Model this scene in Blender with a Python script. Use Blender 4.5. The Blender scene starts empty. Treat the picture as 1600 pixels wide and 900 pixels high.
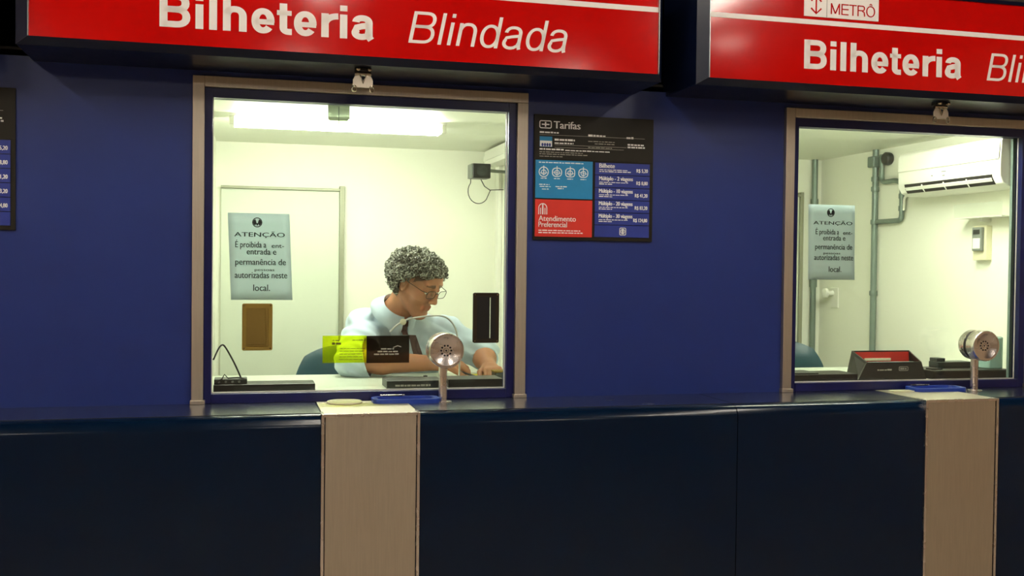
import bpy, bmesh, math, random
import numpy as np
from mathutils import Vector, Matrix

SC = bpy.context.scene
COL = SC.collection
rnd = random.Random(7)
PI = math.pi

# ------------------------------------------------------------------ camera, world, exposure
# metres; x runs along the ticket front, y into the booths (front face of the blue wall is y = 0), z up
cam_d = bpy.data.cameras.new('camera'); cam = bpy.data.objects.new('camera', cam_d); COL.objects.link(cam)
yaw, pitch, roll = .252, -.0197, -.0114
fw = Vector((math.sin(yaw)*math.cos(pitch), math.cos(yaw)*math.cos(pitch), math.sin(pitch)))
r0 = Vector((math.cos(yaw), -math.sin(yaw), 0)); d0 = fw.cross(r0)
rt = math.cos(roll)*r0 + math.sin(roll)*d0; dn = -math.sin(roll)*r0 + math.cos(roll)*d0
cam.matrix_world = Matrix(((rt.x, -dn.x, -fw.x, 0.), (rt.y, -dn.y, -fw.y, -3.55), (rt.z, -dn.z, -fw.z, 1.56), (0, 0, 0, 1)))
cam_d.sensor_width = 36; cam_d.lens = 1626/1600*36; cam_d.clip_start = .05
SC.camera = cam
world = bpy.data.worlds.new('world'); SC.world = world; world.use_nodes = True
world.node_tree.nodes['Background'].inputs[0].default_value = (0, 0, 0, 1)
world.node_tree.nodes['Background'].inputs[1].default_value = 0
SC.view_settings.view_transform = 'Standard'; SC.view_settings.look = 'None'
SC.view_settings.exposure = 0; SC.view_settings.gamma = 1; SC.view_settings.use_curve_mapping = False
CONCOURSE = 58.0      # emission of the concourse ceiling tubes
BOOTH_1 = 80.0        # emission of the tubes in the clerk's booth
BOOTH_2 = 92.0        # emission of the tubes in the empty booth
P = 2.13              # spacing of the ticket windows

# ------------------------------------------------------------------ materials
def lin(c):
    return tuple(((v/255)/12.92 if v/255 <= .04045 else ((v/255+.055)/1.055)**2.4) for v in c)
MATS = {}
def pm(name, c, rough=.5, metal=0., var=.06, scale=30., bump=0., coat=0., spec=.5, stretch=(1, 1, 1), rvar=.05, alpha=1., vcol=False, sheen=0., sss=0.):
    m = bpy.data.materials.new(name); m.use_nodes = True; nt = m.node_tree; b = nt.nodes['Principled BSDF']
    c = lin(c)
    tc = nt.nodes.new('ShaderNodeTexCoord'); mp = nt.nodes.new('ShaderNodeMapping'); mp.inputs['Scale'].default_value = stretch
    nz = nt.nodes.new('ShaderNodeTexNoise'); nz.inputs['Scale'].default_value = scale; nz.inputs['Detail'].default_value = 4
    nt.links.new(tc.outputs['Object'], mp.inputs[0]); nt.links.new(mp.outputs[0], nz.inputs[0])
    cr = nt.nodes.new('ShaderNodeValToRGB')
    cr.color_ramp.elements[0].position = .3; cr.color_ramp.elements[1].position = .7
    cr.color_ramp.elements[0].color = (*[v*(1-var) for v in c], 1); cr.color_ramp.elements[1].color = (*[min(1, v*(1+var)) for v in c], 1)
    nt.links.new(nz.outputs[0], cr.inputs[0])
    if vcol:
        at = nt.nodes.new('ShaderNodeVertexColor'); at.layer_name = 'tint'
        mx = nt.nodes.new('ShaderNodeMix'); mx.data_type = 'RGBA'; mx.blend_type = 'MULTIPLY'; mx.inputs[0].default_value = 1
        nt.links.new(cr.outputs[0], mx.inputs[6]); nt.links.new(at.outputs[0], mx.inputs[7]); nt.links.new(mx.outputs[2], b.inputs['Base Color'])
    else:
        nt.links.new(cr.outputs[0], b.inputs['Base Color'])
    mr = nt.nodes.new('ShaderNodeMapRange'); mr.inputs['To Min'].default_value = max(.02, rough-rvar); mr.inputs['To Max'].default_value = min(1, rough+rvar)
    nt.links.new(nz.outputs[0], mr.inputs[0]); nt.links.new(mr.outputs[0], b.inputs['Roughness'])
    b.inputs['Metallic'].default_value = metal; b.inputs['Specular IOR Level'].default_value = spec
    b.inputs['Coat Weight'].default_value = coat; b.inputs['Coat Roughness'].default_value = .06
    b.inputs['Sheen Weight'].default_value = sheen
    if sss:
        b.inputs['Subsurface Weight'].default_value = sss; b.inputs['Subsurface Scale'].default_value = .01
    if alpha < 1: b.inputs['Alpha'].default_value = alpha
    if bump:
        bp = nt.nodes.new('ShaderNodeBump'); bp.inputs['Strength'].default_value = bump; bp.inputs['Distance'].default_value = .002
        nt.links.new(nz.outputs[0], bp.inputs['Height']); nt.links.new(bp.outputs[0], b.inputs['Normal'])
    MATS[name] = m; return m
def emit(name, c, s):
    m = bpy.data.materials.new(name); m.use_nodes = True; b = m.node_tree.nodes['Principled BSDF']
    b.inputs['Base Color'].default_value = (.8, .8, .8, 1); b.inputs['Emission Color'].default_value = (*c, 1); b.inputs['Emission Strength'].default_value = s
    MATS[name] = m; return m
def clear(name, tint, gloss=1., rough=0., haze=0., hazec=(1, 1, 1), ior=1.45):
    """thin clear or tinted sheet: light passes through the tint, surface mirrors by Fresnel, optional printed haze"""
    m = bpy.data.materials.new(name); m.use_nodes = True; nt = m.node_tree; nt.nodes.clear()
    out = nt.nodes.new('ShaderNodeOutputMaterial'); tr = nt.nodes.new('ShaderNodeBsdfTransparent'); gl = nt.nodes.new('ShaderNodeBsdfGlossy')
    lw = nt.nodes.new('ShaderNodeLayerWeight'); lw.inputs[0].default_value = .5; pw = nt.nodes.new('ShaderNodeMath'); pw.operation = 'POWER'; pw.inputs[1].default_value = 5
    fr = nt.nodes.new('ShaderNodeMath'); fr.operation = 'MULTIPLY_ADD'; fr.inputs[1].default_value = .96; fr.inputs[2].default_value = .035; mx = nt.nodes.new('ShaderNodeMixShader')
    nt.links.new(lw.outputs['Facing'], pw.inputs[0]); nt.links.new(pw.outputs[0], fr.inputs[0])
    tr.inputs[0].default_value = (*tint, 1); gl.inputs['Roughness'].default_value = rough; gl.inputs[0].default_value = (gloss, gloss, gloss, 1)
    nt.links.new(fr.outputs[0], mx.inputs[0]); nt.links.new(gl.outputs[0], mx.inputs[2])
    if haze:
        df = nt.nodes.new('ShaderNodeBsdfDiffuse'); df.inputs[0].default_value = (*hazec, 1)
        tl = nt.nodes.new('ShaderNodeBsdfTranslucent'); tl.inputs[0].default_value = (*hazec, 1)
        m1 = nt.nodes.new('ShaderNodeMixShader'); m1.inputs[0].default_value = .5
        nt.links.new(df.outputs[0], m1.inputs[1]); nt.links.new(tl.outputs[0], m1.inputs[2])
        m2 = nt.nodes.new('ShaderNodeMixShader'); m2.inputs[0].default_value = haze
        nt.links.new(tr.outputs[0], m2.inputs[1]); nt.links.new(m1.outputs[0], m2.inputs[2]); nt.links.new(m2.outputs[0], mx.inputs[1])
    else:
        nt.links.new(tr.outputs[0], mx.inputs[1])
    nt.links.new(mx.outputs[0], out.inputs[0]); MATS[name] = m; return m

pm('blue_wall', (24, 45, 116), .36, var=.05, scale=6, bump=.02, rvar=.04, spec=.55)
pm('blue_frame', (14, 20, 78), .3, var=.04)
pm('navy_gloss', (4, 22, 44), .17, var=.04, scale=5, rvar=.02, spec=.27)
pm('navy_sign', (10, 18, 42), .3, var=.05, spec=.35)
pm('recess_concrete', (92, 90, 86), .85, var=.1, scale=12)
pm('steel', (206, 196, 180), .46, 1., var=.05, scale=14, stretch=(14, 14, .7), rvar=.07, bump=.03)
pm('steel_bright', (232, 222, 216), .27, 1., var=.04, scale=20, rvar=.04)
pm('chrome', (190, 180, 165), .16, 1., var=.03)
pm('sign_red', (184, 9, 6), .11, var=.03, scale=4, spec=.4, rvar=.04)
pm('sign_white', (244, 240, 234), .4, var=.02)
pm('aluminium', (150, 150, 150), .3, 1., var=.03)
pm('board_dark', (34, 31, 23), .45, var=.06, scale=8, spec=.25)
pm('board_cyan', (30, 135, 190), .4, var=.04)
pm('board_red', (214, 50, 38), .4, var=.05, scale=10)
pm('board_blue', (38, 54, 140), .4, var=.05)
pm('board_deep', (18, 26, 80), .4)
pm('print_white', (250, 250, 246), .5, var=.02)
pm('print_grey', (165, 162, 150), .5, var=.02)
pm('print_black', (30, 34, 34), .6, var=.02)
pm('booth_wall', (244, 245, 229), .65, var=.015, scale=3, bump=.03)
pm('booth_ceiling', (236, 238, 222), .5, var=.015, scale=3)
pm('booth_door', (212, 219, 200), .5, var=.015, scale=3)
pm('booth_floor', (120, 118, 108), .6)
pm('door_metal', (150, 152, 130), .45, .3, var=.04)
pm('desk_top', (206, 214, 196), .3, var=.03, scale=12)
pm('desk_base', (170, 172, 160), .6)
pm('black_plastic', (16, 17, 18), .4, var=.08)
pm('dark_grey_plastic', (38, 44, 42), .42, var=.06)
pm('grey_plastic', (120, 126, 118), .45)
pm('white_plastic', (240, 240, 228), .32, var=.01)
pm('cream_plastic', (226, 222, 190), .4, var=.02)
pm('brown_dark', (44, 36, 24), .35, .2, var=.07)
pm('pipe', (118, 134, 126), .4, .35, var=.06, scale=18)
pm('teal_leather', (16, 56, 66), .38, var=.06, bump=.15, scale=60)
pm('blue_plastic', (28, 58, 150), .35, var=.05)
pm('red_plastic', (176, 34, 30), .35, var=.05)
pm('yellow_paper', (236, 226, 40), .6)
pm('skin', (168, 114, 84), .5, var=.05, scale=40, vcol=True, sss=.12)
pm('hair', (112, 112, 102), .55, var=.5, scale=90, rvar=.1)
pm('hair_light', (170, 172, 160), .5, var=.3, scale=70)
pm('shirt', (188, 206, 220), .75, var=.05, scale=25, bump=.1, sheen=.2)
pm('trousers', (34, 36, 44), .8)
pm('tie', (62, 34, 32), .6, var=.2, scale=60)
pm('eye_white', (225, 222, 214), .2, var=.01)
pm('iris', (36, 24, 18), .2)
pm('concourse_floor', (178, 164, 146), .35, var=.15, scale=40)
pm('concourse_wall', (188, 166, 138), .7, var=.08, scale=4)
pm('concourse_ceiling', (70, 62, 54), .8)
pm('ledge', (10, 22, 48), .27, var=.03, scale=6, rvar=.01, spec=1., coat=1.)
MATS['ledge'].node_tree.nodes['Principled BSDF'].inputs['Coat Roughness'].default_value = .22
pm('label_ink', (92, 88, 20), .6)
pm('wire_pale', (205, 205, 198), .4, .3)
pm('mug_green', (150, 186, 176), .4, var=.02)
clear('pane_glass', (.96, .99, .965))
clear('label_yellow', (.84, .93, .05), haze=.1, hazec=(.8, .9, .02))
clear('label_smoke', (.13, .105, .085), haze=.05, hazec=(.1, .08, .06))
clear('lens_glass', (.93, .95, .95))
clear('frosted', (.5, .55, .46), haze=.5, hazec=(.28, .31, .25), rough=.2)
clear('clear_shelf', (.93, .95, .93), haze=.06)
def sheet_paper(name, c, thru):
    m = pm(name, c, .8, var=.02, scale=5); nt = m.node_tree; b = nt.nodes['Principled BSDF']; out = nt.nodes['Material Output']
    tl = nt.nodes.new('ShaderNodeBsdfTranslucent'); mx = nt.nodes.new('ShaderNodeMixShader'); mx.inputs[0].default_value = thru
    src = b.inputs['Base Color'].links[0].from_socket; nt.links.new(src, tl.inputs[0])
    nt.links.new(b.outputs[0], mx.inputs[1]); nt.links.new(tl.outputs[0], mx.inputs[2]); nt.links.new(mx.outputs[0], out.inputs[0])
sheet_paper('paper', (211, 228, 226), .5)
sheet_paper('bronze_plastic', (158, 130, 62), .45)
emit('tube_warm', (1, .91, .80), CONCOURSE)
emit('down_warm', (1, .91, .80), 14)
emit('tube_booth', (1., 1., .87), BOOTH_1)
emit('tube_booth_dim', (1., 1., .85), BOOTH_2)

# ------------------------------------------------------------------ mesh helpers
class MB:
    def __init__(s): s.v = []; s.f = []
    def add(s, vs, fs):
        n = len(s.v); s.v += [tuple(v) for v in vs]; s.f += [tuple(i+n for i in f) for f in fs]; return s
    def box(s, x0, x1, y0, y1, z0, z1):
        return s.add([(x0, y0, z0), (x1, y0, z0), (x1, y1, z0), (x0, y1, z0), (x0, y0, z1), (x1, y0, z1), (x1, y1, z1), (x0, y1, z1)],
                     [(0, 3, 2, 1), (4, 5, 6, 7), (0, 1, 5, 4), (1, 2, 6, 5), (2, 3, 7, 6), (3, 0, 4, 7)])
    def tube(s, pts, r, n=8, caps=True, closed=False):
        pts = [Vector(p) for p in pts]; m = len(pts); rr = r if isinstance(r, (list, tuple)) else [r]*m
        up = None; vs = []; fs = []
        for i, p in enumerate(pts):
            if closed: t = (pts[(i+1) % m]-pts[i-1]).normalized()
            else: t = (pts[min(i+1, m-1)]-pts[max(i-1, 0)]).normalized()
            if up is None: up = t.orthogonal().normalized()
            a = (up-up.dot(t)*t)
            if a.length < 1e-6: a = t.orthogonal()
            a.normalize(); up = a; b = t.cross(a)
            for k in range(n):
                q = 2*PI*k/n; vs.append(p+rr[i]*(math.cos(q)*a+math.sin(q)*b))
        for i in range(m if closed else m-1):
            j = (i+1) % m
            for k in range(n): fs.append((i*n+k, i*n+(k+1) % n, j*n+(k+1) % n, j*n+k))
        if caps and not closed: fs += [tuple(range(n-1, -1, -1)), tuple((m-1)*n+k for k in range(n))]
        return s.add(vs, fs)
    def lathe(s, prof, c, axis=(0, 0, 1), n=32):
        """prof: (radius, height along axis)"""
        ax = Vector(axis).normalized(); a = ax.orthogonal().normalized(); b = ax.cross(a); c = Vector(c); vs = []; fs = []
        for r, h in prof:
            for k in range(n):
                q = 2*PI*k/n; vs.append(c+ax*h+r*(math.cos(q)*a+math.sin(q)*b))
        for i in range(len(prof)-1):
            for k in range(n): fs.append((i*n+k, i*n+(k+1) % n, (i+1)*n+(k+1) % n, (i+1)*n+k))
        fs += [tuple(range(n-1, -1, -1)), tuple((len(prof)-1)*n+k for k in range(n))]
        return s.add(vs, fs)
    def prism(s, poly, fn, d0, d1):
        """poly 2-D, fn(u, v, d) -> 3-D"""
        n = len(poly); vs = [fn(u, v, d0) for u, v in poly]+[fn(u, v, d1) for u, v in poly]
        return s.add(vs, [tuple(range(n)), tuple(range(2*n-1, n-1, -1))]+[(i, i+n, (i+1) % n+n, (i+1) % n) for i in range(n)])
    def sweep(s, prof, x0, x1):
        """profile of (y, z) points swept along x"""
        return s.prism(prof, lambda u, v, d: (d, u, v), x0, x1)
    def ell(s, c, r, n=16, m=10):
        vs = []; fs = []
        for i in range(m+1):
            t = PI*i/m
            for k in range(n):
                q = 2*PI*k/n; vs.append((c[0]+r[0]*math.sin(t)*math.cos(q), c[1]+r[1]*math.sin(t)*math.sin(q), c[2]+r[2]*math.cos(t)))
        for i in range(m):
            for k in range(n): fs.append((i*n+k, (i+1)*n+k, (i+1)*n+(k+1) % n, i*n+(k+1) % n))
        return s.add(vs, fs)
    def build(s, name, mat, parent=None, bevel=0., smooth=False, seg=2):
        me = bpy.data.meshes.new(name); me.from_pydata(s.v, [], s.f)
        bm = bmesh.new(); bm.from_mesh(me); bmesh.ops.remove_doubles(bm, verts=bm.verts, dist=1e-6); bmesh.ops.recalc_face_normals(bm, faces=bm.faces); bm.to_mesh(me); bm.free()
        me.materials.append(MATS[mat]); o = bpy.data.objects.new(name, me); COL.objects.link(o)
        if smooth:
            for p in me.polygons: p.use_smooth = True
            try: me.set_sharp_from_angle(angle=math.radians(38))
            except Exception: pass
        if bevel:
            md = o.modifiers.new('bevel', 'BEVEL'); md.width = bevel; md.segments = seg; md.limit_method = 'ANGLE'
        if parent: put(o, parent)
        if name in ('fine_print', 'ruled_lines', 'ticket_symbols', 'picture_figures', 'printed_strip', 'front_lettering'): o['kind'] = 'stuff'
        return o
def put(o, parent):
    o.parent = parent
    base = parent; loc = Vector()
    while base is not None: loc += base.location; base = base.parent
    o.matrix_parent_inverse = Matrix.Translation(-loc) if parent.type == 'EMPTY' else Matrix.Identity(4)
    return o
def thing(name, label, cat, loc=(0, 0, 0), group=None):
    o = bpy.data.objects.new(name, None); o.location = loc; o.empty_display_size = .05; COL.objects.link(o)
    o['label'] = label; o['category'] = cat
    if group: o['group'] = group
    return o
def tag(o, label, cat, group=None):
    o['label'] = label; o['category'] = cat
    if group: o['group'] = group
    return o
def struct(o): o['kind'] = 'structure'; return o
def sroot(name, loc=(0, 0, 0)):
    o = bpy.data.objects.new(name, None); o.location = loc; o.empty_display_size = .05; COL.objects.link(o); o['kind'] = 'structure'; return o
def copy_tree(o, dx, label=None, name=None, parent=None):
    c = o.copy(); COL.objects.link(c)
    if parent is None: c.location.x += dx
    else: c.parent = parent; c.matrix_parent_inverse = o.matrix_parent_inverse.copy()
    if name: c.name = name
    if label: c['label'] = label
    for ch in o.children: copy_tree(ch, dx, parent=c)
    return c
def facade(y):            # 2-D drawing on a sheet facing the concourse, d counts towards the viewer
    return lambda u, v, d: (u, y-d, v)
def rrect(x0, x1, z0, z1, r, n=5):
    p = []
    for cx, cz, a in ((x1-r, z1-r, 0), (x0+r, z1-r, 90), (x0+r, z0+r, 180), (x1-r, z0+r, 270)):
        for k in range(n+1):
            t = math.radians(a+90*k/n); p.append((cx+r*math.cos(t), cz+r*math.sin(t)))
    return p
def flat(mb, x0, x1, z0, z1, y, d=.0008): mb.box(x0, x1, y-d, y, z0, z1); return mb
def ribbon(mb, pts, wx, wz, fn, d0, d1, closed=False):
    """flat pen stroke with its own width across and upright"""
    n = len(pts); L = []; R = []
    for i in range(n):
        a = pts[(i-1) % n if closed else max(i-1, 0)]; b = pts[(i+1) % n if closed else min(i+1, n-1)]
        tx, tz = b[0]-a[0], b[1]-a[1]; l = math.hypot(tx, tz) or 1; nx, nz = -tz/l, tx/l
        L.append((pts[i][0]+nx*wx/2, pts[i][1]+nz*wz/2)); R.append((pts[i][0]-nx*wx/2, pts[i][1]-nz*wz/2))
    vs = [fn(*p, d1) for p in L]+[fn(*p, d1) for p in R]+[fn(*p, d0) for p in L]+[fn(*p, d0) for p in R]; fs = []
    for i in range(n if closed else n-1):
        j = (i+1) % n
        fs += [(i, j, n+j, n+i), (i, 2*n+i, 2*n+j, j), (n+i, n+j, 3*n+j, 3*n+i)]
    mb.add(vs, fs)
def arc(cx, cz, rx, rz, a0, a1, n=14, p=2.0):
    o = []
    for k in range(n+1):
        t = math.radians(a0+(a1-a0)*k/n); c, s_ = math.cos(t), math.sin(t)
        o.append((cx+rx*math.copysign(abs(c)**(2/p), c), cz+rz*math.copysign(abs(s_)**(2/p), s_)))
    return o
def glyph(mb, ch, x, s, fn, d0, d1, adv):
    """grotesque letter drawn with strokes; cap height 1, stem s; returns nothing"""
    h = s*.82; xh = .735; R = lambda a: ribbon(mb, a, s, h, fn, d0, d1)
    def bar(a, b, c, d): mb.prism([(a, c), (b, c), (b, d), (a, d)], fn, d0, d1)
    lb = .085; A = adv
    if ch == 'l': bar(x+A/2-s/2, x+A/2+s/2, 0, 1)
    elif ch == 'i': bar(x+A/2-s/2, x+A/2+s/2, 0, xh-.01); bar(x+A/2-s/2, x+A/2+s/2, 1-max(h*.95, .12), 1)
    elif ch in 'hn':
        bar(x+lb, x+lb+s, 0, 1 if ch == 'h' else xh-.01); r = x+A-lb-s/2; l = x+lb+s/2
        R(arc((l+r)/2, xh-.3, (r-l)/2, .3-h/2+.012, 165, 0, 14, 2.3)+[(r, .3), (r, 0)])
    elif ch == 'r':
        bar(x+lb, x+lb+s, 0, xh-.01); R(arc(x+A+.02, xh-.34, A-lb-s/2+.02, .34-h/2+.012, 170, 88, 8))
    elif ch == 'e':
        l = x+.05+s/2; r = x+A-.055-s/2; c = (l+r)/2; rx = (r-l)/2; rz = (xh-h)/2+.01; cz = xh/2
        R([(r, cz-.04)]+arc(c, cz, rx, rz, 0, 322, 34, 2.15)); bar(l, r+s*.45, cz-.03-h*.42, cz-.03+h*.42)
    elif ch == 't':
        cx = x+A*.44
        bar(x+.015, x+A-.02, xh-.015-h*.8, xh-.015); ribbon(mb, [(cx, .93), (cx, .3)]+arc(cx+.14, .2, .14, .2-h/2+.005, 180, 270, 6)+[(x+A-.01, h/2-.005)], s, h, fn, d0, d1)
    elif ch in 'da':
        if ch == 'd':
            r = x+A-lb-s/2; bar(r-s/2, r+s/2, 0, 1); l = x+.05+s/2
            ribbon(mb, arc((l+r)/2, xh/2, (r-l)/2, (xh-h)/2+.01, 0, 348, 36, 2.15), s, h, fn, d0, d1, True)
        else:
            r = x+A-.115-s/2; l = x+.045+s/2; c = (l+r)/2
            R([(l+.02, xh-.21)]+arc(c+.01, xh-.22, r-c-.01, .22-h/2+.01, 172, 0, 14, 2.2)+[(r, .2), (r+.012, .07), (r+s*.32, .0)])
            R([(r, .44), (c, .405), (l+.05, .36)]+arc(c-.02, .2, c-.02-l, .2-h/2+.012, 150, 300, 12, 2.1)+[(r-.05, .12), (r, .24)])
    elif ch == 'B':
        bar(x+lb, x+lb+s, 0, 1); a = x+lb+s*.5; r = x+A-.06-s/2; m = .53
        R([(a, 1-h/2)]+arc(r-.28, (1-h/2+m)/2, .255, (1-h/2-m)/2, 90, -90, 12, 2.3)+[(a, m)])
        R([(a, m)]+arc(r-.29, (m+h/2)/2, .29, (m-h/2)/2, 90, -90, 12, 2.3)+[(a, h/2)])
    elif ch == 'M':
        bar(x+lb, x+lb+s, 0, 1); bar(x+A-lb-s, x+A-lb, 0, 1); c = x+A/2
        ribbon(mb, [(x+lb+s/2, .97), (c, .06)], s*1.05, s, fn, d0, d1); ribbon(mb, [(c, .06), (x+A-lb-s/2, .97)], s*1.05, s, fn, d0, d1)
    elif ch == 'E':
        bar(x+lb, x+lb+s, 0, 1)
        for z in (h/2, .52, 1-h/2): bar(x+lb, x+A-.06, z-h/2, z+h/2)
    elif ch == 'T': bar(x+A/2-s/2, x+A/2+s/2, 0, 1); bar(x+.03, x+A-.03, 1-h, 1)
    elif ch == 'R':
        bar(x+lb, x+lb+s, 0, 1); a = x+lb+s*.5; r = x+A-.1-s/2
        R([(a, 1-h/2)]+arc(r-.25, .74, .25, .26-h/2, 90, -90, 12, 2.3)+[(a, .48+h/2)]); R([(r-.25, .48), (r-.04, .4), (r, .25), (r+.03, 0)])
    elif ch in 'OÔ':
        ribbon(mb, arc(x+A/2, .5, A/2-.05-s/2, .5-h/2+.015, 0, 348, 36, 2.1), s, h, fn, d0, d1, True)
        if ch == 'Ô': ribbon(mb, [(x+A/2-.15, 1.08), (x+A/2, 1.2), (x+A/2+.15, 1.08)], s*.8, s*.8, fn, d0, d1)
ADV_B = dict(B=1.005, i=.387, l=.387, h=.851, e=.774, t=.464, r=.56, a=.80)
ADV_R = dict(B=.929, l=.309, i=.309, n=.774, d=.774, a=.774, M=1.16, E=.93, T=.85, R=1.0, O=1.08)
ADV_R['Ô'] = 1.08
def word(mb, s_, adv, stem, x0, z0, cap, width, y, shear=0., d=.0012):
    tot = sum(adv[c] for c in s_); k = width/tot/cap
    fn = lambda u, v, dd: (x0+(u*k+shear*v)*cap, y-dd, z0+v*cap)
    x = 0
    for c in s_: glyph(mb, c, x, stem, fn, 0, d, adv[c]); x += adv[c]
def curve(p, n=5):
    p = [Vector(q) for q in p]; o = []
    for i in range(len(p)-1):
        a, b, c_, d = p[max(i-1, 0)], p[i], p[i+1], p[min(i+2, len(p)-1)]
        for k in range(n):
            t = k/n; o.append(.5*(2*b+(c_-a)*t+(2*a-5*b+4*c_-d)*t*t+(3*b-a-3*c_+d)*t**3))
    return o+[p[-1]]
def text(body, name, mat, parent, x, z, y, h, width=None, align='LEFT', shear=0., bold=0.):
    """print in the built-in typeface: cap height h, optional fitted width, lying on a sheet at y"""
    cu = bpy.data.curves.new('print', 'FONT'); cu.body = body; cu.size = 1; cu.shear = shear; cu.resolution_u = 3
    t = bpy.data.objects.new('print', cu); COL.objects.link(t)
    me = bpy.data.meshes.new_from_object(t); bpy.data.objects.remove(t); bpy.data.curves.remove(cu)
    co = np.array([v.co[:] for v in me.vertices]); k = h/.70
    w0 = co[:, 0].max()-co[:, 0].min(); kx = width/w0 if width else k; mn = co[:, 0].min(); w = w0*kx
    ox = x if align == 'LEFT' else (x-w/2 if align == 'CENTER' else x-w)
    for v, c in zip(me.vertices, co): v.co = (ox+(c[0]-mn)*kx, y, z+c[1]*k)
    if bold:                                     # heavier print: the letters struck three times side by side
        vv = [v.co[:] for v in me.vertices]; ff = [tuple(p.vertices) for p in me.polygons]; n = len(vv); bpy.data.meshes.remove(me); me = bpy.data.meshes.new(name)
        me.from_pydata([(a+q*bold, b-.00005*abs(q), c_) for q in (0, -1, 1) for a, b, c_ in vv], [], [tuple(i+n*k for i in f) for k in range(3) for f in ff])
    me.materials.clear(); me.materials.append(MATS[mat]); me.name = name
    o = bpy.data.objects.new(name, me); COL.objects.link(o); put(o, parent); return o
def micro(mb, x, z, w, h, y, seed=0):
    """print too small to read: a row of word-long ticks"""
    r_ = random.Random(seed*77+int(x*9999)+int(z*7777)); c = x
    while c < x+w-.002:
        l = min(r_.uniform(.006, .02), x+w-c); mb.box(c, c+l, y-.0005, y, z, z+h*r_.uniform(.75, 1)); c += l+.0028

# ------------------------------------------------------------------ the setting
def holed(x0, x1, z0, z1, y0, y1, holes):
    mb = MB(); xs = sorted({x0, x1, *[h[0] for h in holes], *[h[1] for h in holes]}); zs = sorted({z0, z1, *[h[2] for h in holes], *[h[3] for h in holes]})
    for a, b in zip(xs, xs[1:]):
        for c, d in zip(zs, zs[1:]):
            if not any(h[0] <= a and b <= h[1] and h[2] <= c and d <= h[3] for h in holes): mb.box(a, b, y0, y1, c, d)
    return mb
HOLES = [(-.128+i*P, .925+i*P, 1.10, 2.137) for i in (0, 1)]
struct(holed(-3.2, 5.2, 0, 2.205, 0, .045, HOLES).build('wall_front', 'blue_wall'))
struct(MB().box(-3.2, 5.2, .03, .09, 2.565, 3.2).build('wall_upper', 'concourse_ceiling'))
struct(MB().box(-3.2, 5.2, 1.74, 1.8, 2.15, 2.7).build('wall_recess', 'recess_concrete'))
struct(MB().box(-3.2, 5.2, .09, 1.74, 2.64, 2.7).build('ceiling_recess', 'recess_concrete'))
struct(MB().box(-3.2, 5.2, .045, 1.74, 2.232, 2.24).build('floor_recess', 'recess_concrete'))
struct(MB().box(-3.2, 5.2, -9, 0, -.1, 0).build('floor', 'concourse_floor'))
struct(MB().box(-3.2, 5.2, -9, .09, 3.2, 3.3).build('ceiling', 'concourse_ceiling'))
struct(MB().box(-3.2, 5.2, -9.1, -9, 0, 3.2).build('wall_opposite', 'concourse_wall'))
struct(MB().box(-3.3, -3.2, -9, .09, 0, 3.2).build('wall_left', 'concourse_wall'))
struct(MB().box(5.2, 5.3, -9, .09, 0, 3.2).build('wall_right', 'concourse_wall'))
FL = .38; DESK = 1.13
BOOTHS = ((-.135, 1.245, 1.65, 2.15), (1.75, 3.13, 1.68, 2.18))
for i, (x0, x1, yb, zc) in enumerate(BOOTHS):
    b = ('clerk_booth', 'empty_booth')[i]
    struct(holed(x0, x1, FL, zc, .045, .05, [(HOLES[i][0], HOLES[i][1], 1.10, 2.137)]).build('wall_inner_'+b, 'booth_wall'))
    struct(MB().box(x0-.05, x1+.05, yb, yb+.05, 0, zc+.05).build('wall_back_'+b, 'booth_wall'))
    struct(MB().box(x0-.05, x0, .045, yb, 0, zc+.05).build('wall_left_'+b, 'booth_wall'))
    struct(MB().box(x1, x1+.05, .045, yb, 0, zc+.05).build('wall_right_'+b, 'booth_wall'))
    struct(MB().box(x0, x1, .045, yb, zc, zc+.05).build('ceiling_'+b, 'booth_ceiling'))
    struct(MB().box(x0, x1, .045, yb, FL-.05, FL).build('floor_'+b, 'booth_floor'))

# ticket windows: steel surround on three sides, blue inner frame, pane
w = sroot('window_1', (.4, 0, 1.11))
mb = MB().box(-.165, -.128, -.018, .02, 1.112, 2.172); mb.build('frame_jamb', 'steel', w, .002)
mb = MB().box(.924, .962, -.018, .02, 1.112, 2.1365); mb.build('frame_jamb', 'steel', w, .002)
mb = MB().box(-.1275, .962, -.018, .02, 2.137, 2.172); mb.build('frame_rail', 'steel', w, .002)
mb = MB().box(.918, .966, -.024, .0, 1.101, 1.115); mb.build('frame_foot', 'steel', w, .002)
mb = MB().box(-.169, -.122, -.024, .0, 1.101, 1.115); mb.build('frame_foot', 'steel', w, .002)
mb = MB()
mb.box(-.128, -.103, .0, .05, 1.101, 2.137); mb.box(.896, .924, .0, .05, 1.101, 2.137); mb.box(-.103, .896, .0, .05, 2.105, 2.137); mb.box(-.103, .896, -.004, .05, 1.101, 1.133)
mb.build('inner_frame', 'blue_frame', w, .002)
mb = MB().box(-.103, .896, .022, .026, 1.133, 1.1365); mb.box(-.103, -.1, .022, .026, 1.133, 2.105); mb.box(.893, .896, .022, .026, 1.133, 2.105); mb.build('glazing_bead', 'white_plastic', w)
mb = MB().box(-.103, .896, .03, .036, 1.133, 2.105); mb.build('glass_pane', 'pane_glass', w)
w2 = copy_tree(w, P, name='window_2')
mb = MB().box(3.012, 3.026, .036, .05, 1.133, 2.105); mb.build('pane_edge_strip', 'pipe', w2)

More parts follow.
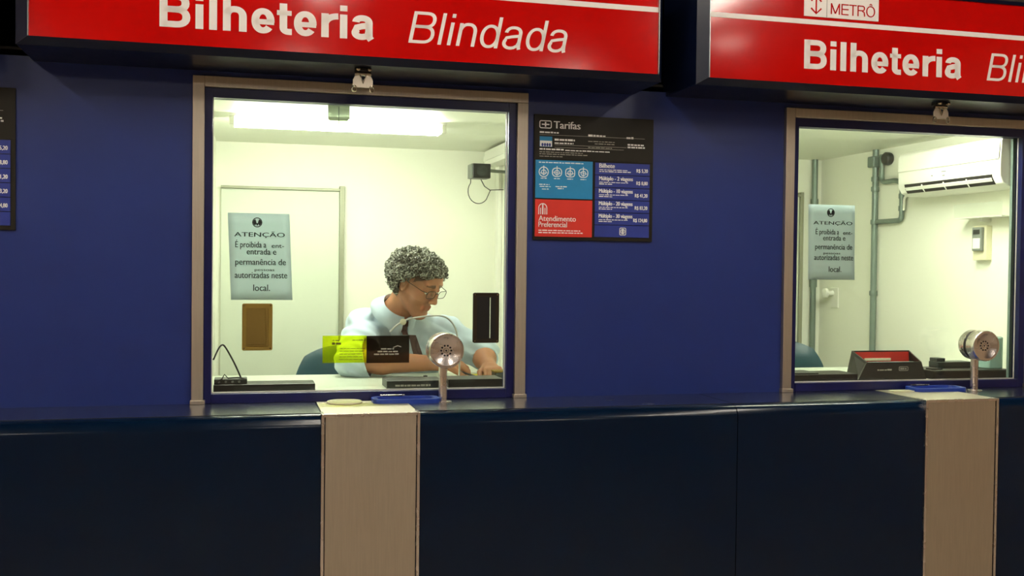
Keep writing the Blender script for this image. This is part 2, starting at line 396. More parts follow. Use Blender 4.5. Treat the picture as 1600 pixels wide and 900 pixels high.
# booth doors (back walls)
def booth_door(name, xa, xb, zt, y, parts):
    d = sroot(name, ((xa+xb)/2, y, FL))
    MB().box(xa, xb, y-.02, y, FL, zt).build('door_leaf', 'booth_door', d, .002)
    for a, b_ in parts: MB().box(a, b_, y-.035, y, FL, zt+.025).build('door_post', 'door_metal', d, .002)
    MB().box(xa, xb, y-.035, y, zt, zt+.012).build('door_head', 'door_metal', d, .001)
    return d
booth_door('door_1', -.11, .452, 1.925, 1.65, ((.452, .476),))
d2 = booth_door('door_2', 2.3, 2.985, 1.97, 1.68, ((2.985, 3.005),))

# counter with rounded edge in two lengths
c = thing('counter', 'long glossy dark navy counter with rounded edge running under both ticket windows', 'counter', (1, -.15, 0))
prof = [(0, 1.10), (-.275, 1.10)]+[(-.275-.045*math.sin(math.radians(a)), 1.055+.045*math.cos(math.radians(a))) for a in range(10, 91, 10)]+[(-.32, .1), (-.26, .1), (-.26, 0), (0, 0)]
for a, b in ((-3.2, 1.6295), (1.6325, 5.2)): MB().sweep(prof, a, b).build('counter_length', 'navy_gloss', c, smooth=True)

for a, b in ((-3.2, .2315), (.538, 1.6295), (1.6325, .2315+P), (.538+P, 5.2)): MB().box(a, b, -.277, -.0005, 1.0995, 1.1012).build('ledge_top', 'ledge', c)
# stainless covers over the counter
def cover():
    t = thing('counter_cover', 'brushed stainless steel cover over the counter in front of the seated clerk', 'metal panel', (.385, -.32, 0), 'steel covers on the counter')
    MB().box(.236, .534, -.322, -.012, 1.1, 1.1025).build('top_plate', 'steel', t, .001)
    MB().box(.244, .526, -.325, -.319, .1, 1.1).build('front_plate', 'steel', t, .0015)
    for a in (.232, .5285): MB().box(a, a+.009, -.329, -.268, .1, 1.1035).build('edge_strip', 'steel_bright', t, .001)
    MB().box(.241, .5285, -.3275, -.319, 1.094, 1.1035).build('nosing', 'steel_bright', t, .001)
    return t
cv = cover(); copy_tree(cv, P, 'brushed stainless steel cover over the counter in front of the empty booth')

# ------------------------------------------------------------------ overhead signs
def sign():
    t = thing('overhead_sign', 'long red sign lettered Bilheteria Blindada above the window of the seated clerk', 'sign', (.36, -.14, 2.19), 'red ticket office signs')
    X0, X1, Z0, Z1 = -.645, 1.358, 2.19, 2.565; x0, x1, z0, z1 = -.609, 1.340, 2.212, 2.545
    MB().box(X0, X1, -.262, .03, Z0, Z1).build('housing', 'navy_sign', t, .003)
    def bevelbar(o, i): # outer and inner corner pairs
        mb = MB(); q = [(o[0][0], -.262, o[0][1]), (o[1][0], -.262, o[1][1]), (i[1][0], -.286, i[1][1]), (i[0][0], -.286, i[0][1])]
        k = [(i[0][0], -.262, i[0][1]), (i[1][0], -.262, i[1][1])]
        mb.add(q+k, [(0, 1, 2, 3), (3, 2, 5, 4), (0, 4, 5, 1), (0, 3, 4), (1, 5, 2)]); return mb
    O = [(X0, Z0), (X1, Z0), (X1, Z1), (X0, Z1)]; I = [(x0, z0), (x1, z0), (x1, z1), (x0, z1)]
    for k in range(4): bevelbar((O[k], O[(k+1) % 4]), (I[k], I[(k+1) % 4])).build('frame_bar', 'navy_sign', t)
    for a in (x0, x1-.003): MB().box(a, a+.003, -.2875, -.27, z0, z1).build('edge_lip', 'aluminium', t)
    MB().box(x0+.003, x1-.003, -.28, -.262, z0, z1).build('red_face', 'sign_red', t)
    MB().box(x0+.003, x1-.003, -.2812, -.28, 2.4185, 2.4355).build('white_stripe', 'sign_white', t)
    mb = MB(); word(mb, 'Bilheteria', ADV_B, .222, -.257, 2.264, .101, .652, -.28); mb.build('bold_lettering', 'sign_white', t)
    mb = MB(); word(mb, 'Blindada', ADV_R, .115, .487, 2.264, .1, .533, -.28, .2); mb.build('italic_lettering', 'sign_white', t)
    pl = MB().box(-.252, .041, -.2825, -.28, 2.446, 2.526).build('logo_plate', 'sign_white', t)
    fn = facade(-.2825)
    mb = MB(); cx = -.206; h = .0042*1.3
    ribbon(mb, [(cx, 2.458), (cx, 2.516)], h, h, fn, 0, .001)
    ribbon(mb, [(cx-.02, 2.475), (cx, 2.4565), (cx+.02, 2.475)], h, h, fn, 0, .001); ribbon(mb, [(cx-.02, 2.499), (cx, 2.5175), (cx+.02, 2.499)], h, h, fn, 0, .001)
    mb.build('arrow_emblem', 'sign_red', pl)
    MB().box(-.1655, -.1635, -.2832, -.2825, 2.446, 2.526).build('divider', 'print_grey', pl)
    mb = MB(); word(mb, 'METRÔ', ADV_R, .115, -.152, 2.459, .038, .18, -.2825); mb.build('plate_lettering', 'sign_red', pl)
    return t
sg = sign(); copy_tree(sg, P, 'long red sign lettered Bilheteria Blindada above the window of the empty booth')
copy_tree(sg, -P, 'next red sign in the row, across a narrow gap from the clerk sign')

# chrome catches hanging below the signs
def catch():
    t = thing('shutter_catch', 'small chrome catch hanging below the red sign above the seated clerk', 'bracket', (.363, -.2, 2.19), 'chrome catches under the signs')
    x = .363; y = -.2
    MB().box(x-.026, x+.026, y-.012, y+.02, 2.178, 2.19).build('mounting_foot', 'black_plastic', t, .002)
    for s in (-.017, .019): MB().lathe([(.006, 0), (.006, .014), (.003, .016)], (x+s, y-.01, 2.183), (0, -1, 0), 12).build('bolt', 'chrome', t, smooth=True)
    MB().tube([(x-.026, y, 2.172), (x+.026, y, 2.172)], .007, 12).build('hinge_pin', 'chrome', t, smooth=True)
    fn = facade(y)
    poly = [(x-.032, 2.128)]+[(x+a, b) for a, b in ((.032, 2.128), (.032, 2.152), (.026, 2.164), (.012, 2.168), (.006, 2.158), (.0, 2.15), (-.006, 2.158), (-.012, 2.168), (-.026, 2.164), (-.032, 2.152))]
    MB().prism(poly, fn, 0, .004).build('plate', 'steel', t, .001)
    mb = MB(); ribbon(mb, [(x-.009, 2.166), (x, 2.141), (x+.009, 2.166)], .004, .004, fn, .004, .009); mb.build('spring_clip', 'chrome', t)
    for s in (-.028, .028):
        mb = MB().tube([(x+s+.007*math.cos(a*PI/5), y-.006, 2.124+.010*math.sin(a*PI/5)) for a in range(10)], .0022, 6, closed=True); mb.build('wire_loop', 'chrome', t, smooth=True)
    return t
ct = catch(); copy_tree(ct, P, 'small chrome catch hanging below the red sign above the empty booth')

# ------------------------------------------------------------------ fare boards
def board():
    t = thing('fare_board', 'black, blue and red fare board on the blue wall between the two ticket windows', 'notice board', (1.21, -.006, 1.66), 'fare boards on the blue wall')
    bx, bz = .986, 1.659; W, H = .450, .443; y = -.008
    MB().box(bx, bx+W, y, 0, bz, bz+H).build('backing', 'board_dark', t, .001)
    MB().box(bx+.003, bx+W-.001, y-.002, y, bz+.285, bz+H-.002).build('header_panel', 'board_dark', t)
    y1 = y-.002; fn = facade(y1)
    mb = MB(); ribbon(mb, rrect(bx+.02, bx+.062, bz+.395, bz+.42, .005), .003, .003, fn, 0, .0006, True)
    ribbon(mb, [(bx+.027, bz+.4075), (bx+.055, bz+.4075)], .004, .004, fn, 0, .0006); ribbon(mb, [(bx+.041, bz+.399), (bx+.041, bz+.416)], .005, .005, fn, 0, .0006); mb.build('ticket_symbol', 'print_white', t)
    text('Tarifas', 'title_lettering', 'print_white', t, bx+.072, bz+.395, y1-.0006, .026, .098, bold=.0009)
    mb = MB()
    for k, (a, z, w_, h_) in enumerate(((.02, .377, .07, .006), (.2, .372, .065, .007), (.345, .369, .028, .007), (.35, .345, .062, .006), (.35, .336, .066, .006), (.075, .352, .075, .008), (.075, .341, .07, .005), (.02, .318, .09, .006), (.115, .317, .17, .004))): micro(mb, bx+a, bz+z, w_, h_, y1, k)
    mb.build('fine_print', 'print_white', t)
    mb = MB()
    for a, z, w_ in ((.02, .3705, .395), (.075, .3365, .27), (.075, .3275, .26)): flat(mb, bx+a, bx+a+w_, bz+z, bz+z+.0012, y1)
    for k, (a, z, w_) in enumerate(((.2, .353, .1), (.225, .345, .075), (.2, .331, .09), (.02, .309, .16), (.02, .302, .18), (.02, .294, .085))): micro(mb, bx+a, bz+z, w_, .003, y1, k+20)
    mb.build('ruled_lines', 'print_grey', t)
    ph = MB().box(bx+.02, bx+.066, y1-.001, y1, bz+.329, bz+.365).build('picture', 'board_cyan', t)
    mb = MB(); flat(mb, bx+.021, bx+.065, bz+.33, bz+.35, y1-.001); mb.build('picture_ground', 'print_white', ph)
    mb = MB()
    for k in range(4): mb.prism(arc(bx+.03+k*.009, bz+.336, .004, .006, 0, 330, 8), facade(y1-.0018), 0, .0005)
    mb.build('picture_figures', 'board_blue', ph)
    cp = MB().box(bx+.006, bx+.218, y-.003, y, bz+.148, bz+.282).build('cyan_panel', 'board_cyan', t); y2 = y-.003; f2 = facade(y2)
    mb = MB(); micro(mb, bx+.018, bz+.272, .165, .004, y2, 3)
    for k in range(4):
        cx = bx+.036+k*.049; cz = bz+.240
        ribbon(mb, arc(cx, cz, .017, .015+.002*(k == 0), 0, 345, 24, (2, 2.6, 3.2, 2.6)[k]), .003, .003, f2, 0, .0006, True)
        ribbon(mb, arc(cx, cz-.001, .009, .008, 0, 330, 12), .0025, .0025, f2, 0, .0006, True)
        ribbon(mb, [(cx, cz-.012), (cx, cz+.022)], .003, .003, f2, 0, .0006)
        ribbon(mb, [(cx-.014, cz-(.004, 0, .003, -.003)[k]), (cx+.014, cz-.003)], .002, .002, f2, 0, .0006)
        micro(mb, cx-.011, bz+.216, .022, .0035, y2, k)
    for k, (a, z, w_) in enumerate(((.02, .194, .038), (.022, .187, .04), (.03, .178, .025), (.08, .188, .046), (.088, .181, .022))): micro(mb, bx+a, bz+z, w_, .0035, y2, k)
    mb.build('ticket_symbols', 'print_white', cp)
    rp = MB().box(bx+.006, bx+.218, y-.003, y, bz+.012, bz+.143).build('red_panel', 'board_red', t)
    mb = MB(); cx = bx+.034; cz = bz+.098
    ribbon(mb, [(cx-.015, bz+.09)]+arc(cx, bz+.112, .015, .016, 180, 0, 12)+[(cx+.015, bz+.09)], .003, .003, f2, 0, .0006)
    ribbon(mb, [(cx, bz+.09), (cx, bz+.127)], .005, .005, f2, 0, .0006)
    for s in (-.008, .008): ribbon(mb, [(cx+s, bz+.09), (cx+s, bz+.113)], .003, .003, f2, 0, .0006)
    mb.build('person_symbol', 'print_white', rp)
    text('Atendimento', 'panel_lettering', 'print_white', rp, bx+.019, bz+.067, y2-.0006, .019, .138, bold=.0004)
    text('Preferencial', 'panel_lettering', 'print_white', rp, bx+.019, bz+.046, y2-.0006, .019, .105, bold=.0004)
    mb = MB(); micro(mb, bx+.019, bz+.032, .155, .004, y2, 1); micro(mb, bx+.019, bz+.024, .168, .004, y2, 2); mb.build('fine_print', 'print_white', rp)
    rows = (('Bilhete', 'R$ 5,20'), ('Múltiplo - 2 viagens', 'R$ 8,80'), ('Múltiplo - 10 viagens', 'R$ 41,20'), ('Múltiplo - 20 viagens', 'R$ 83,20'), ('Múltiplo - 30 viagens', 'R$ 124,80'), None)
    for k, rw in enumerate(rows):
        zt = bz+.280-k*.0447; zb = zt-.0425
        pr_ = MB().box(bx+.228, bx+.436, y-.003, y, zb, zt).build('price_row', 'board_blue', t)
        if rw:
            text(rw[0], 'row_lettering', 'print_white', pr_, bx+.243, zt-.018, y2-.0006, .0145 if k else .016, .128 if k else .058, bold=.0007)
            text(rw[1], 'price_lettering', 'print_white', pr_, bx+.428, zt-.031, y2-.0006, .013, (.043, .043, .048, .048, .053)[k], 'RIGHT', bold=.0006)
            mb = MB(); micro(mb, bx+.243, zt-.0265, .11, .003, y2, k); micro(mb, bx+.243, zt-.033, .05+.07*(k == 0), .0035, y2, k+9); mb.build('fine_print', 'print_white', pr_)
        else:
            mb = MB(); cx = bx+.335; cz = (zt+zb)/2
            ribbon(mb, rrect(cx-.0115, cx+.0115, cz-.0125, cz+.0125, .004), .0025, .0025, f2, 0, .0006, True); ribbon(mb, arc(cx, cz, .0075, .0085, 0, 340, 14), .0022, .0022, f2, 0, .0006, True)
            ribbon(mb, [(cx, cz-.007), (cx, cz+.007)], .006, .006, f2, 0, .0006); mb.build('network_symbol', 'print_white', pr_)
    return t
bd = board(); copy_tree(bd, -P, 'fare board beside the clerk window on the side away from the empty booth')

# ------------------------------------------------------------------ things on the glass
def notice(label, x, z, wd, ht, lines, tilt):
    t = thing('paper_notice', label, 'notice', (x, .029, z), 'attention notices on the glass')
    y = .0295; sh = tilt
    mb = MB(); n = 8; vs = []; fs = []
    for i in range(n+1):
        for j in range(n+1):
            u, v = i/n, j/n; vs.append((x+(u-.5)*wd+sh*(1-v), y-.0006-.0012*math.sin(u*5+v*4)**2, z+v*ht))
    for i in range(n):
        for j in range(n): a = i*(n+1)+j; fs.append((a, a+n+1, a+n+2, a+1))
    mb.add(vs, fs); o = mb.build('sheet', 'paper', t, smooth=True); sm = o.modifiers.new('thick', 'SOLIDIFY'); sm.thickness = .0003
    yt = y-.0026; fn = facade(yt)
    mb = MB(); cx = x-.005; cz = z+ht*.895; r_ = ht*.052
    ribbon(mb, arc(cx, cz, r_, r_, 0, 350, 30), .0028, .0028, fn, 0, .0004, True)
    for s in (0, 180):
        mb.prism([(cx+.0022*math.cos(math.radians(s)), cz)]+[(cx+.0022*math.cos(math.radians(s))+r_*.78*math.cos(math.radians(s+a)), cz+r_*.78*math.sin(math.radians(s+a))) for a in (-70, -35, 0, 35, 70)], fn, 0, .0004)
    mb.prism([(cx-r_*.4, cz-r_*.15), (cx+r_*.4, cz-r_*.15), (cx, cz-r_*.8)], fn, 0, .0004)
    mb.build('emblem', 'print_black', t)
    for body, v, hh, wf, al, dx in lines: text(body, 'notice_lettering', 'print_black', t, x+dx*wd+sh*(1-v), z+v*ht, yt, hh*ht, wf*wd, 'CENTER', bold=.0003)
    return t
L1 = [('ATENÇÃO', .73, .05, .82, 0, 0), ('É proibida a', .605, .07, .5, 0, -.15), ('ent-', .605, .05, .2, 0, .29), ('entrada e', .525, .07, .48, 0, .02), ('permanência de', .405, .072, .82, 0, 0), ('pessoas', .335, .03, .32, 0, .06), ('autorizadas neste', .252, .074, .85, 0, 0), ('local.', .105, .075, .27, 0, 0)]
notice('pale blue paper notice on the glass above the bronze plate, headed ATENÇÃO', .046, 1.442, .2, .289, L1, .012)
L2 = [('ATENÇÃO', .735, .045, .84, 0, .02), ('É proibida a', .605, .07, .5, 0, -.1), ('ent-', .605, .05, .2, 0, .34), ('entrada e', .525, .07, .48, 0, .05), ('permanência de', .405, .072, .8, 0, .04), ('pessoas', .34, .03, .36, 0, 0), ('autorizadas neste', .262, .074, .84, 0, .04), ('local.', .105, .075, .27, 0, .07)]
notice('pale blue paper notice on the glass of the empty booth, headed ATENÇÃO', 2.189, 1.527, .2, .288, L2, .004)

def plate(label, x0, x1, z0, z1, m1, m2, stripe):
    t = thing('glass_plate', label, 'plate', ((x0+x1)/2, .03, z0)); fn = facade(.03)
    ix0, ix1, iz0, iz1 = x0+.014, x1-.014, z0+.014, z1-.014
    if stripe:                                   # upright slit cut right through: the booth shows in it
        a, b, c_, d = ix1-.0205, ix1-.0165, iz0+.003, iz1-.003
        out = rrect(x0, x1, z0, z1, .006); lf = [p for p in out if p[0] < a]; rg = [p for p in out if p[0] > b]
        n = len(lf)//2
        MB().prism([(a, z1)]+lf[:n]+lf[n:]+[(a, z0)], fn, 0, .007).prism([(b, z0)]+[p for p in rg if p[1] < (z0+z1)/2]+[p for p in rg if p[1] > (z0+z1)/2]+[(b, z1)], fn, 0, .007).box(a, b, .023, .03, z0, c_).box(a, b, .023, .03, d, z1).build('plate_rim', m1, t)
        MB().prism([(ix0, iz0), (a, iz0), (a, iz1), (ix0, iz1)], fn, .007, .0085).build('plate_field', m2, t); MB().prism([(b, iz0), (ix1, iz0), (ix1, iz1), (b, iz1)], fn, .007, .0085).build('plate_field', m2, t)
    else:                                        # raised field in three pieces with open joints
        MB().prism(rrect(x0, x1, z0, z1, .006), fn, 0, .007).build('plate_rim', m1, t, .0015)
        MB().box(ix0, ix1-.010, .0205, .023, iz0+.0065, iz1).build('plate_field', m2, t, .0006); MB().box(ix1-.008, ix1, .0205, .023, iz0, iz1).build('plate_field', m2, t, .0006); MB().box(ix0, ix1-.010, .0205, .023, iz0, iz0+.0045).build('plate_field', m2, t, .0006)
    for a in (x0+.007, x1-.007):
        for b in (z0+.007, z1-.007): MB().lathe([(.0025, 0), (.0022, .0015)], (a, .023, b), (0, -1, 0), 10).build('screw', 'chrome', t)
    return t
plate('bronze brown plastic plate on the glass below the paper notice', -.006, .093, 1.273, 1.43, 'bronze_plastic', 'bronze_plastic', False)
plate('dark brown framed plate with one bright upright slit on the glass', .78, .874, 1.293, 1.47, 'brown_dark', 'black_plastic', True)
t = thing('glass_label', 'translucent lime yellow label stuck on the glass beside the smoky label', 'label', (.33, .029, 1.226))
MB().box(.259, .408, .0285, .03, 1.228, 1.321).build('film', 'label_yellow', t)
mb = MB(); micro(mb, .293, 1.303, .026, .004, .0285, 1); micro(mb, .291, 1.29, .03, .009, .0285, 2)
for k in range(5): micro(mb, .318-k*.001, 1.276-k*.0095, .085, .0022, .0285, k)
micro(mb, .36, 1.304, .045, .003, .0285, 8); mb.build('fine_print', 'label_ink', t)
t = thing('glass_label', 'translucent smoky black label stuck on the glass beside the lime yellow one', 'label', (.48, .029, 1.226))
MB().box(.408, .556, .0285, .03, 1.226, 1.320).build('film', 'label_smoke', t)
mb = MB(); fn = facade(.0285)
for k, (a, z, w_) in enumerate(((.458, 1.272, .045), (.446, 1.263, .07), (.434, 1.254, .085))): micro(mb, a, z, w_, .005, .0285, k)
ribbon(mb, [(.5, 1.279), (.515, 1.285), (.528, 1.281)], .003, .003, fn, 0, .0006); mb.build('fine_print', 'print_grey', t)
t = thing('glass_clamp', 'grey green translucent clamp at the top of the pane above the clerk', 'clamp', (.308, .05, 2.025))
fn = facade(.05)
MB().prism([(.272, 2.104), (.345, 2.104), (.345, 2.06), (.338, 2.052), (.345, 2.044), (.345, 2.022), (.32, 2.022), (.308, 2.04), (.297, 2.022), (.272, 2.022), (.272, 2.044), (.279, 2.052), (.272, 2.06)], fn, 0, .013).build('clamp_body', 'frosted', t, .001)
MB().box(.3065, .3095, .0355, .0372, 2.04, 2.1).build('clamp_slot', 'dark_grey_plastic', t)

# ------------------------------------------------------------------ things on the counter
def speaker(x):
    t = thing('counter_intercom', 'round steel intercom speaker on a post in front of the seated clerk', 'intercom', (x, -.07, 1.1), 'intercom speakers on the counter')
    z = 1.279; y0 = -.128
    MB().lathe([(.03, 0), (.03, .003), (.02, .005)], (x, -.07, 1.1), n=28).build('base_flange', 'steel_bright', t, smooth=True)
    MB().lathe([(.0145, 0), (.0145, .13)], (x, -.07, 1.103), n=24).build('post', 'steel_bright', t, smooth=True)
    MB().lathe([(.05, .0135), (.059, .0135), (.059, .036)], (x, y0, z), (0, 1, 0), 40).build('front_drum', 'steel_bright', t, smooth=True)
    MB().lathe([(.053, .036), (.053, .052)], (x, y0, z), (0, 1, 0), 36).build('groove_ring', 'dark_grey_plastic', t, smooth=True)
    MB().lathe([(.0575, .052), (.0575, .078), (.05, .092), (.02, .096)], (x, y0, z), (0, 1, 0), 40).build('rear_drum', 'steel_bright', t, smooth=True)
    # dished face
    mb = MB(); n = 40; vs = []; fs = []; prof = [(.059, .004), (.057, -.004), (.05, -.005), (.047, -.001), (.022, .0055-.01), (.0, .0055-.01)]
    prof = [(.059, .0205), (.059, .0), (.0575, -.003), (.05, -.004), (.047, -.0025), (.024, .010), (.0005, .010)]
    for r_, h_ in prof:
        for k in range(n): q = 2*PI*k/n; vs.append((x+r_*math.cos(q), y0-.006+h_, z+r_*math.sin(q)))
    for i in range(len(prof)-1):
        for k in range(n): fs.append((i*n+k, i*n+(k+1) % n, (i+1)*n+(k+1) % n, (i+1)*n+k))
    mb.add(vs, fs); f = mb.build('dished_face', 'steel_bright', t, smooth=True)
    for k in range(11):
        a = 2*PI*k/10; r_ = .017 if k < 10 else 0; s = .0034 if k < 10 else .003
        MB().lathe([(s, 0), (s, .0015)], (x+r_*math.cos(a), y0+.0048, z+r_*math.sin(a)), (0, -1, 0), 10).build('sound_hole', 'black_plastic', t)
    mb = MB().tube([(x+.0085*math.cos(a*PI/8), y0+.0035, z+.0085*math.sin(a*PI/8)) for a in range(16)], .0013, 6, closed=True); mb.build('inner_ring', 'chrome', t, smooth=True)
    return t
sp = speaker(.657); s2 = copy_tree(sp, 2.765-.657, 'round steel intercom speaker on a post in front of the empty booth')
def tray():
    t = thing('coin_tray', 'blue plastic coin tray on the counter in front of the seated clerk', 'tray', (.53, -.055, 1.1), 'blue coin trays on the counter')
    fn = lambda u, v, d: (u, v, d)
    out = rrect(.418, .645, -.108, -.006, .03, 6); inn = rrect(.436, .627, -.094, -.018, .022, 6); n = len(out)
    mb = MB(); vs = [(u, v, 1.1) for u, v in out]+[(u, v, 1.116) for u, v in out]+[(u, v, 1.116) for u, v in inn]+[(u*.97+.53*.03, v*.96-.002, 1.1035) for u, v in inn]; fs = []
    for a in range(3):
        for k in range(n): fs.append((a*n+k, a*n+(k+1) % n, (a+1)*n+(k+1) % n, (a+1)*n+k))
    fs += [tuple(range(3*n, 4*n)), tuple(range(n-1, -1, -1))]; mb.add(vs, fs); mb.build('tray_body', 'blue_plastic', t, .0015, True)
    MB().box(.45, .535, -.016, .0, 1.116, 1.121).build('metal_slot', 'steel_bright', t, .001); MB().box(.458, .527, -.0175, -.0155, 1.1165, 1.1195).build('slot_mouth', 'black_plastic', t)
    return t
ty = tray(); copy_tree(ty, 2.07, 'blue plastic coin tray on the counter in front of the empty booth')
tag(MB().lathe([(.0, 0), (.056, .0), (.0585, .002), (.0585, .005), (.056, .007), (.05, .0065), (.0, .0065)], (.326, -.062, 1.1025), n=48).build('cream_disc', 'cream_plastic', smooth=True), 'flat round cream disc lying on the steel cover', 'disc')
mb = MB().prism([(2.398, -.085), (2.47, -.098), (2.51, -.07), (2.49, -.05), (2.41, -.04), (2.392, -.06)], lambda u, v, d: (u, v, d), 1.1025, 1.106)
tag(mb.build('cream_card', 'cream_plastic', None, .0008), 'flat cream card lying on the counter before the empty booth', 'card')

# ------------------------------------------------------------------ booth furniture
def desk(label, x0, x1):
    t = thing('booth_desk', label, 'desk', ((x0+x1)/2, .33, FL))
    MB().box(x0+.001, x1-.001, .051, .6, DESK-.035, DESK).build('desk_top', 'desk_top', t, .003)
    for x in (x0+.02, (x0+x1)/2-.45*0-.2, x1-.05): MB().box(x, x+.03, .08, .5, FL, DESK-.035).build('support_panel', 'desk_base', t, .002)
    return t
desk('pale worktop behind the glass where the clerk leans', BOOTHS[0][0], BOOTHS[0][1])
desk('pale worktop behind the glass of the empty booth', BOOTHS[1][0], BOOTHS[1][1])
def chair(label, x, y, rz, h):
    t = thing('office_chair', label, 'chair', (x, y, FL), 'teal office chairs')
    c_, s_ = math.cos(rz), math.sin(rz)
    T = lambda p: (x+c_*p[0]-s_*p[1], y+s_*p[0]+c_*p[1], p[2])
    def q(mb): mb.v = [T(v) for v in mb.v]; return mb
    mb = MB()
    # padded back: rounded shield bowed around the sitter, local y+ is behind
    n = 14; m = 10; vs = []; fs = []
    for sgn in (1, -1):
        for i in range(m+1):
            for k in range(n+1):
                u = k/n*2-1; v = i/m*2-1
                l = max(abs(u), abs(v)); r_ = math.hypot(u, v) or 1; sq = l/r_
                uu = u*(sq*.8+.2) if l else 0; vv = v*(sq*.8+.2) if l else 0
                th = .035*math.sqrt(max(0, 1-l**4))
                vs.append((uu*.235, .22+sgn*th-.07*uu*uu, h-.17+vv*.19))
    M = (m+1)*(n+1)
    for b_ in (0, M):
        for i in range(m):
            for k in range(n): a = b_+i*(n+1)+k; fs.append((a, a+1, a+n+2, a+n+1))
    q(mb.add(vs, fs)).build('backrest', 'teal_leather', t, smooth=True)
    q(MB().prism(rrect(-.23, .23, -.23, .22, .07), lambda u, v, d: (u, v, d), FL+.335, FL+.408)).build('seat', 'teal_leather', t, .02, True, 3)
    q(MB().tube([(0, .1, FL+.325), (0, .27, FL+.335), (0, .275, h-.2)], .014, 8)).build('back_bar', 'black_plastic', t, smooth=True)
    q(MB().tube([(0, 0, FL+.05), (0, 0, FL+.34)], .025, 12)).build('gas_column', 'black_plastic', t, smooth=True)
    for k in range(5):
        a = 2*PI*k/5+.3; q(MB().tube([(0, 0, FL+.085), (.22*math.cos(a), .22*math.sin(a), FL+.05)], [.02, .013], 8)).build('base_arm', 'black_plastic', t, smooth=True)
        q(MB().lathe([(.026, -.012), (.026, .012)], (.22*math.cos(a), .22*math.sin(a), FL+.026), (math.sin(a), -math.cos(a), 0), 14)).build('caster', 'black_plastic', t, smooth=True)
    return t
chair('dark teal padded office chair carrying the clerk', .47, .95, .2, 1.185)
chair('dark teal padded office chair in the empty booth', 2.45, .74, -.05, 1.215)

# ceiling lamps
def lamp(name, label, x0, x1, y, z, mat, group, wide=.11, tubes=('tube', 'tube')):
    t = thing(name, label, 'lamp', ((x0+x1)/2, y, z), group)
    mb = MB().sweep([(y-wide*.4, z-.012), (y-wide*.5, z-.0), (y+wide*.5, z-.0), (y+wide*.4, z-.012)], x0, x1); mb.build('lamp_housing', 'white_plastic', t)
    for s, tn in zip((-.24, .24), tubes): MB().tube([(x0+.02, y+s*wide, z-.03), (x1-.02, y+s*wide, z-.03)], .013, 12).build(tn, mat, t, smooth=True)
    for x in (x0, x1-.02): MB().box(x, x+.02, y-wide*.4, y+wide*.4, z-.044, z-.01).build('end_cap', 'white_plastic', t, .003)
    return t
lamp('batten_lamp', 'glowing twin tube lamp on the ceiling of the clerk booth', -.06, .80, .72, BOOTHS[0][3], 'tube_booth', None, .15)
lamp('batten_lamp_offscreen', 'twin tube lamp above the window inside the empty booth', 1.95, 2.9, .1, BOOTHS[1][3]+.015, 'tube_booth_dim', None, .09, ('tube_outer_offscreen', 'tube_inner_offscreen'))
for x, col in ((-1.9, 'left'), (.42, 'middle'), (2.74, 'right')):       # concourse battens, above and behind the photographer's view
    for y0, y1, row in ((-1.9, -.9, 'front'), (-3.3, -2.0, 'centre'), (-6.6, -5.3, 'rear')):
        t = thing('ceiling_lamp_%s_%s_offscreen' % (col, row), 'twin tube lamp on the concourse ceiling', 'lamp', (x, (y0+y1)/2, 3.2), 'concourse ceiling lamps')
        MB().prism([(x-.09, 3.2), (x+.09, 3.2), (x+.075, 3.18), (x-.075, 3.18)], lambda u, v, d: (u, d, v), y0, y1).build('lamp_housing', 'white_plastic', t)
        for q, sd in ((-.035, 'west'), (.035, 'east')): MB().tube([(x+q, y0+.02, 3.165), (x+q, y1-.02, 3.165)], .014, 12).build('tube_%s_%s_%s_offscreen' % (sd, col, row), 'tube_warm', t, smooth=True)
        for ye in (y0, y1-.02): MB().box(x-.06, x+.06, ye, ye+.02, 3.148, 3.182).build('end_cap', 'white_plastic', t, .003)
t = thing('down_lamp_offscreen', 'round lamp on the concourse ceiling', 'lamp', (3.3, -3.76, 3.2))
MB().lathe([(.16, 0), (.16, .03), (.14, .04)], (3.3, -3.76, 3.16)).build('lamp_ring', 'white_plastic', t, smooth=True); MB().lathe([(.135, 0), (.135, .006)], (3.3, -3.76, 3.155)).build('diffuser_offscreen', 'down_warm', t)

# clerk booth: cable duct, corner speaker with cable
t = thing('cable_duct', 'white box duct high along the side wall of the clerk booth', 'duct', (1.21, 1.2, 2.06))
MB().box(1.165, 1.244, .3, 1.56, 2.065, 2.14).build('duct_body', 'white_plastic', t, .003); MB().box(1.16, 1.166, .3, 1.56, 2.09, 2.115).build('duct_lid', 'white_plastic', t, .001)
MB().box(1.226, 1.244, 1.5, 1.56, FL, 2.065).build('duct_drop', 'white_plastic', t, .002)
t = thing('corner_speaker', 'small black box speaker high in the corner behind the clerk', 'speaker', (1.12, 1.36, 1.99))
MB().box(1.052, 1.14, 1.31, 1.40, 1.985, 2.055).build('speaker_box', 'black_plastic', t, .004)
MB().box(1.046, 1.0525, 1.312, 1.40, 1.986, 2.054).build('side_panel', 'grey_plastic', t, .002)
MB().lathe([(.026, 0), (.026, .003), (.02, .002), (.01, .005)], (1.098, 1.31, 2.02), (0, -1, 0), 24).build('cone', 'dark_grey_plastic', t, smooth=True)
MB().tube([(1.12, 1.38, 2.03), (1.2, 1.42, 2.03), (1.243, 1.43, 2.03)], .008, 8).build('wall_arm', 'grey_plastic', t, smooth=True)
pts = [(1.062, 1.40, 1.99)]+[(1.105+.052*math.cos(math.radians(a)), 1.42, 1.93+.06*math.sin(math.radians(a))) for a in range(140, 330, 15)]+[(1.172, 1.45, 1.94), (1.243, 1.47, 1.945)]
MB().tube(pts, .0022, 6).build('cable', 'dark_grey_plastic', t, smooth=True)
MB().tube([(1.11, 1.40, 1.99), (1.135, 1.42, 1.955), (1.172, 1.45, 1.938)], .0025, 6).build('cable', 'black_plastic', t, smooth=True)

